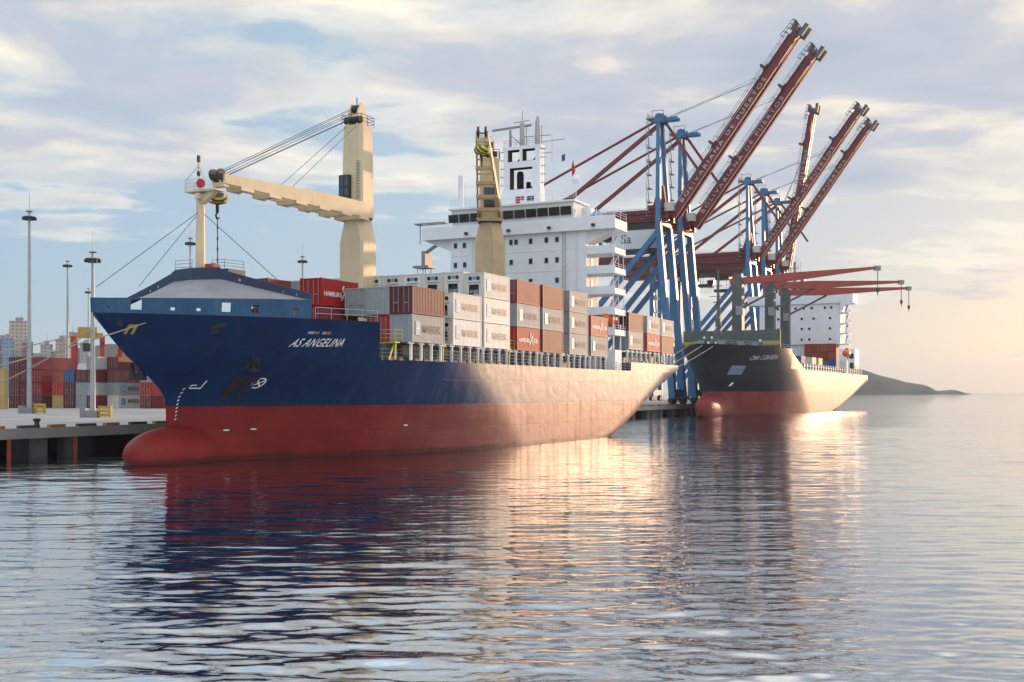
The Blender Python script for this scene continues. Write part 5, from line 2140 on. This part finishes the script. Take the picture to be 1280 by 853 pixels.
def yard_crane(x, y, s, label):
    t = thing("yard_crane", (x, y, 2.7), R(20), label, "yard crane", "rubber tyred yard cranes")
    for xx in (-3.2, 3.2):
        for yy in (-9, 9):
            m = MB()
            m.bar((xx, yy, 1.2), (xx, yy, 15), 1.0, 1.0, up=(1, 0, 0))
            m.build("leg", [REDP], t)
        m = MB()
        m.box(xx - .6, xx + .6, -10.5, 10.5, 15.02, 16.4)
        m.build("girder", [REDP], t)
    for yy in (-9, 9):
        m = MB()
        m.box(-4.6, 4.6, yy - .6, yy + .6, 1.0, 2.0)
        m.build("sill_beam", [REDP], t)
        for xx in (-3.6, 3.6):
            m = MB()
            m.tube((xx, yy - .35, .75), (xx, yy + .35, .75), .75, n=14)
            m.build("wheel", [RUBBER], t)
    m = MB()
    m.box(-3.4, 3.4, -4, -1.0, 16.42, 17.6)
    m.box(-2.4, 2.0, -3.4, -1.4, 17.6, 19.0)
    m.tube((-2, -1.2, 18), (2, -1.2, 18), .6, n=10)
    m.build("trolley", [YELLOW], t)
    m = MB()
    m.box(-1.2, 1.0, -6.2, -4.2, 13.0, 15.0)
    m.build("operator_cabin", [GLASS], t)
    t.scale = (s, s, s)
    return t


yard_crane(-104, 275, 1.0, "red yard crane with yellow trolley on top, left of the near ship's bow")
yard_crane(-99, 292, .95, "second red yard crane partly behind the first one")
yard_crane(-121, 352, .9, "distant red and yellow yard crane seen under the ship's flare")

# ---------------------------------------------------------------- town and hills behind
def facade(name, c, w=3.2, h=3.0):
    m, t, b = new_mat(name)
    tc = N(t, "ShaderNodeTexCoord")
    sep = N(t, "ShaderNodeSeparateXYZ")
    t.links.new(tc.outputs["Object"], sep.inputs[0])
    u = math_node(t, 'ADD', sep.outputs[0], sep.outputs[1])
    fu = math_node(t, 'FRACT', math_node(t, 'DIVIDE', u, w))
    fv = math_node(t, 'FRACT', math_node(t, 'DIVIDE', sep.outputs[2], h))
    win = math_node(t, 'MULTIPLY', math_node(t, 'GREATER_THAN', fu, 0.42), math_node(t, 'GREATER_THAN', fv, 0.5))
    no = N(t, "ShaderNodeTexNoise", i_Scale=.15, i_Detail=4.0)
    t.links.new(tc.outputs["Object"], no.inputs["Vector"])
    cc = mixc(t, no.outputs[0], tuple(x * .8 for x in c), tuple(x * 1.15 for x in c))
    cc = mixc(t, math_node(t, 'MULTIPLY', win, .55), cc, (.07, .075, .08))
    t.links.new(cc, b.inputs["Base Color"])
    b.inputs["Roughness"].default_value = .8
    return m


FM = {k: facade("facade_" + k, c) for k, c in dict(beige=(.42, .36, .30), mauve=(.22, .12, .14), bluegrey=(.16, .26, .36), pink=(.46, .32, .28), grey=(.30, .31, .32)).items()}
GT = "town buildings behind the port"
for x, y, wd, h, c_, lab in ((-398, 905, 13, 66, "beige", "tall beige tower block, highest of the town"),
                            (-410, 900, 9, 50, "mauve", "mauve building at the left edge of the picture"),
                            (-396, 880, 8, 50, "bluegrey", "blue grey building below the beige tower"),
                            (-385, 890, 7, 47, "mauve", "narrow mauve building right of the blue grey one"),
                            (-374, 900, 8, 45, "grey", "grey building directly behind the nearest lamp mast"),
                            (-364, 905, 8, 50, "pink", "pinkish apartment block right of the nearest lamp mast"),
                            (-354, 900, 9, 53, "beige", "beige apartment block in the middle of the town row"),
                            (-344, 905, 9, 46, "grey", "grey apartment block behind the slim lamp mast"),
                            (-330, 1000, 14, 34, "grey", "low grey block behind the yard cranes"),
                            (-412, 820, 20, 33, "pink", "low pinkish block below the town towers")):
    h *= .9
    t = thing("building", (x, y, 2.7), R(15), lab, "building", GT)
    m = MB()
    m.box(-wd / 2, wd / 2, -wd / 2, wd / 2, 0, h)
    m.build("wall", [FM[c_]], t)
    m = MB()
    m.box(-wd / 2 - .3, wd / 2 + .3, -wd / 2 - .3, wd / 2 + .3, h + .01, h + .8)
    m.box(-wd * .2, wd * .25, -wd * .2, wd * .2, h + .8, h + 3.8)
    m.tube((wd * .1, 0, h + 3.8), (wd * .1, 0, h + 9), .15, n=4)
    m.build("roof", [FM["grey"]], t)
sh = thing("warehouse", (-168, 480, 2.7), R(12), "long low warehouse with pale roof behind the yard containers", "warehouse")
m = MB()
m.box(-16, 16, -10, 10, 0, 12)
m.build("wall", [GREY], sh)
m = MB()
m.prism([(-10.5, 12.01), (10.5, 12.01), (0, 15.5)], 'x', -16.5, 16.5)
m.build("roof", [GREY], sh)


def hill(name, cx, cy, wx, wy, prof, seed, matl):
    """ridge with a measured crest line: prof gives height along x"""
    from mathutils import noise
    mb = MB()
    rows = []
    nx, ny = 90, 24
    for j in range(ny + 1):
        v = j / ny
        row = []
        for i in range(nx + 1):
            u = i / nx
            x = cx + (u - .5) * wx
            y = cy + (v - .5) * wy
            sec = math.sin(math.pi * v) ** .8
            n_ = noise.fractal(Vector((x * .006, y * .006, seed)), 1.0, 2.0, 5)
            h = interp(u, prof) * sec * (1 + .22 * n_ * sec)
            row.append((x, y, max(-1.0, h - .5)))
        rows.append(row)
    mb.grid(rows)
    o = mb.build(name, [matl], None, True)
    o["kind"] = "structure"
    return o


SCRUB = paint("hill_scrub", (.085, .085, .07), .9, .2, var=.5, scale=.012)
hill("hill", 950, 2600, 720, 160, [(0, 30), (.15, 66), (.25, 70), (.33, 56), (.445, 34), (.49, 26), (.515, 21), (.53, 9), (.58, 9), (.60, 10.5), (.635, 0), (1, 0)], 3.1, SCRUB)
hill("hill", -330, 1300, 700, 500, [(0, 30), (.2, 60), (.45, 62), (.55, 55), (.62, 66), (.68, 50), (.8, 30), (1, 5)], 8.2, SCRUB)
hill("hill", -1500, 2800, 2200, 900, [(0, 60), (.4, 120), (.7, 90), (1, 10)], 5.2, SCRUB)

# ---------------------------------------------------------------- sea air
if True:
    m_ = bpy.data.materials.new("sea_haze")
    m_.use_nodes = True
    t = m_.node_tree
    t.nodes.clear()
    o_ = N(t, "ShaderNodeOutputMaterial")
    pv = N(t, "ShaderNodeVolumePrincipled")
    pv.inputs["Color"].default_value = (.86, .90, .97, 1)
    pv.inputs["Density"].default_value = 0.00008
    pv.inputs["Anisotropy"].default_value = 0.0
    t.links.new(pv.outputs[0], o_.inputs["Volume"])
    mb = MB()
    mb.box(-9100, 9100, -500, 9100, -3, 190)
    hz = mb.build("haze", [m_])
    hz["kind"] = "stuff"
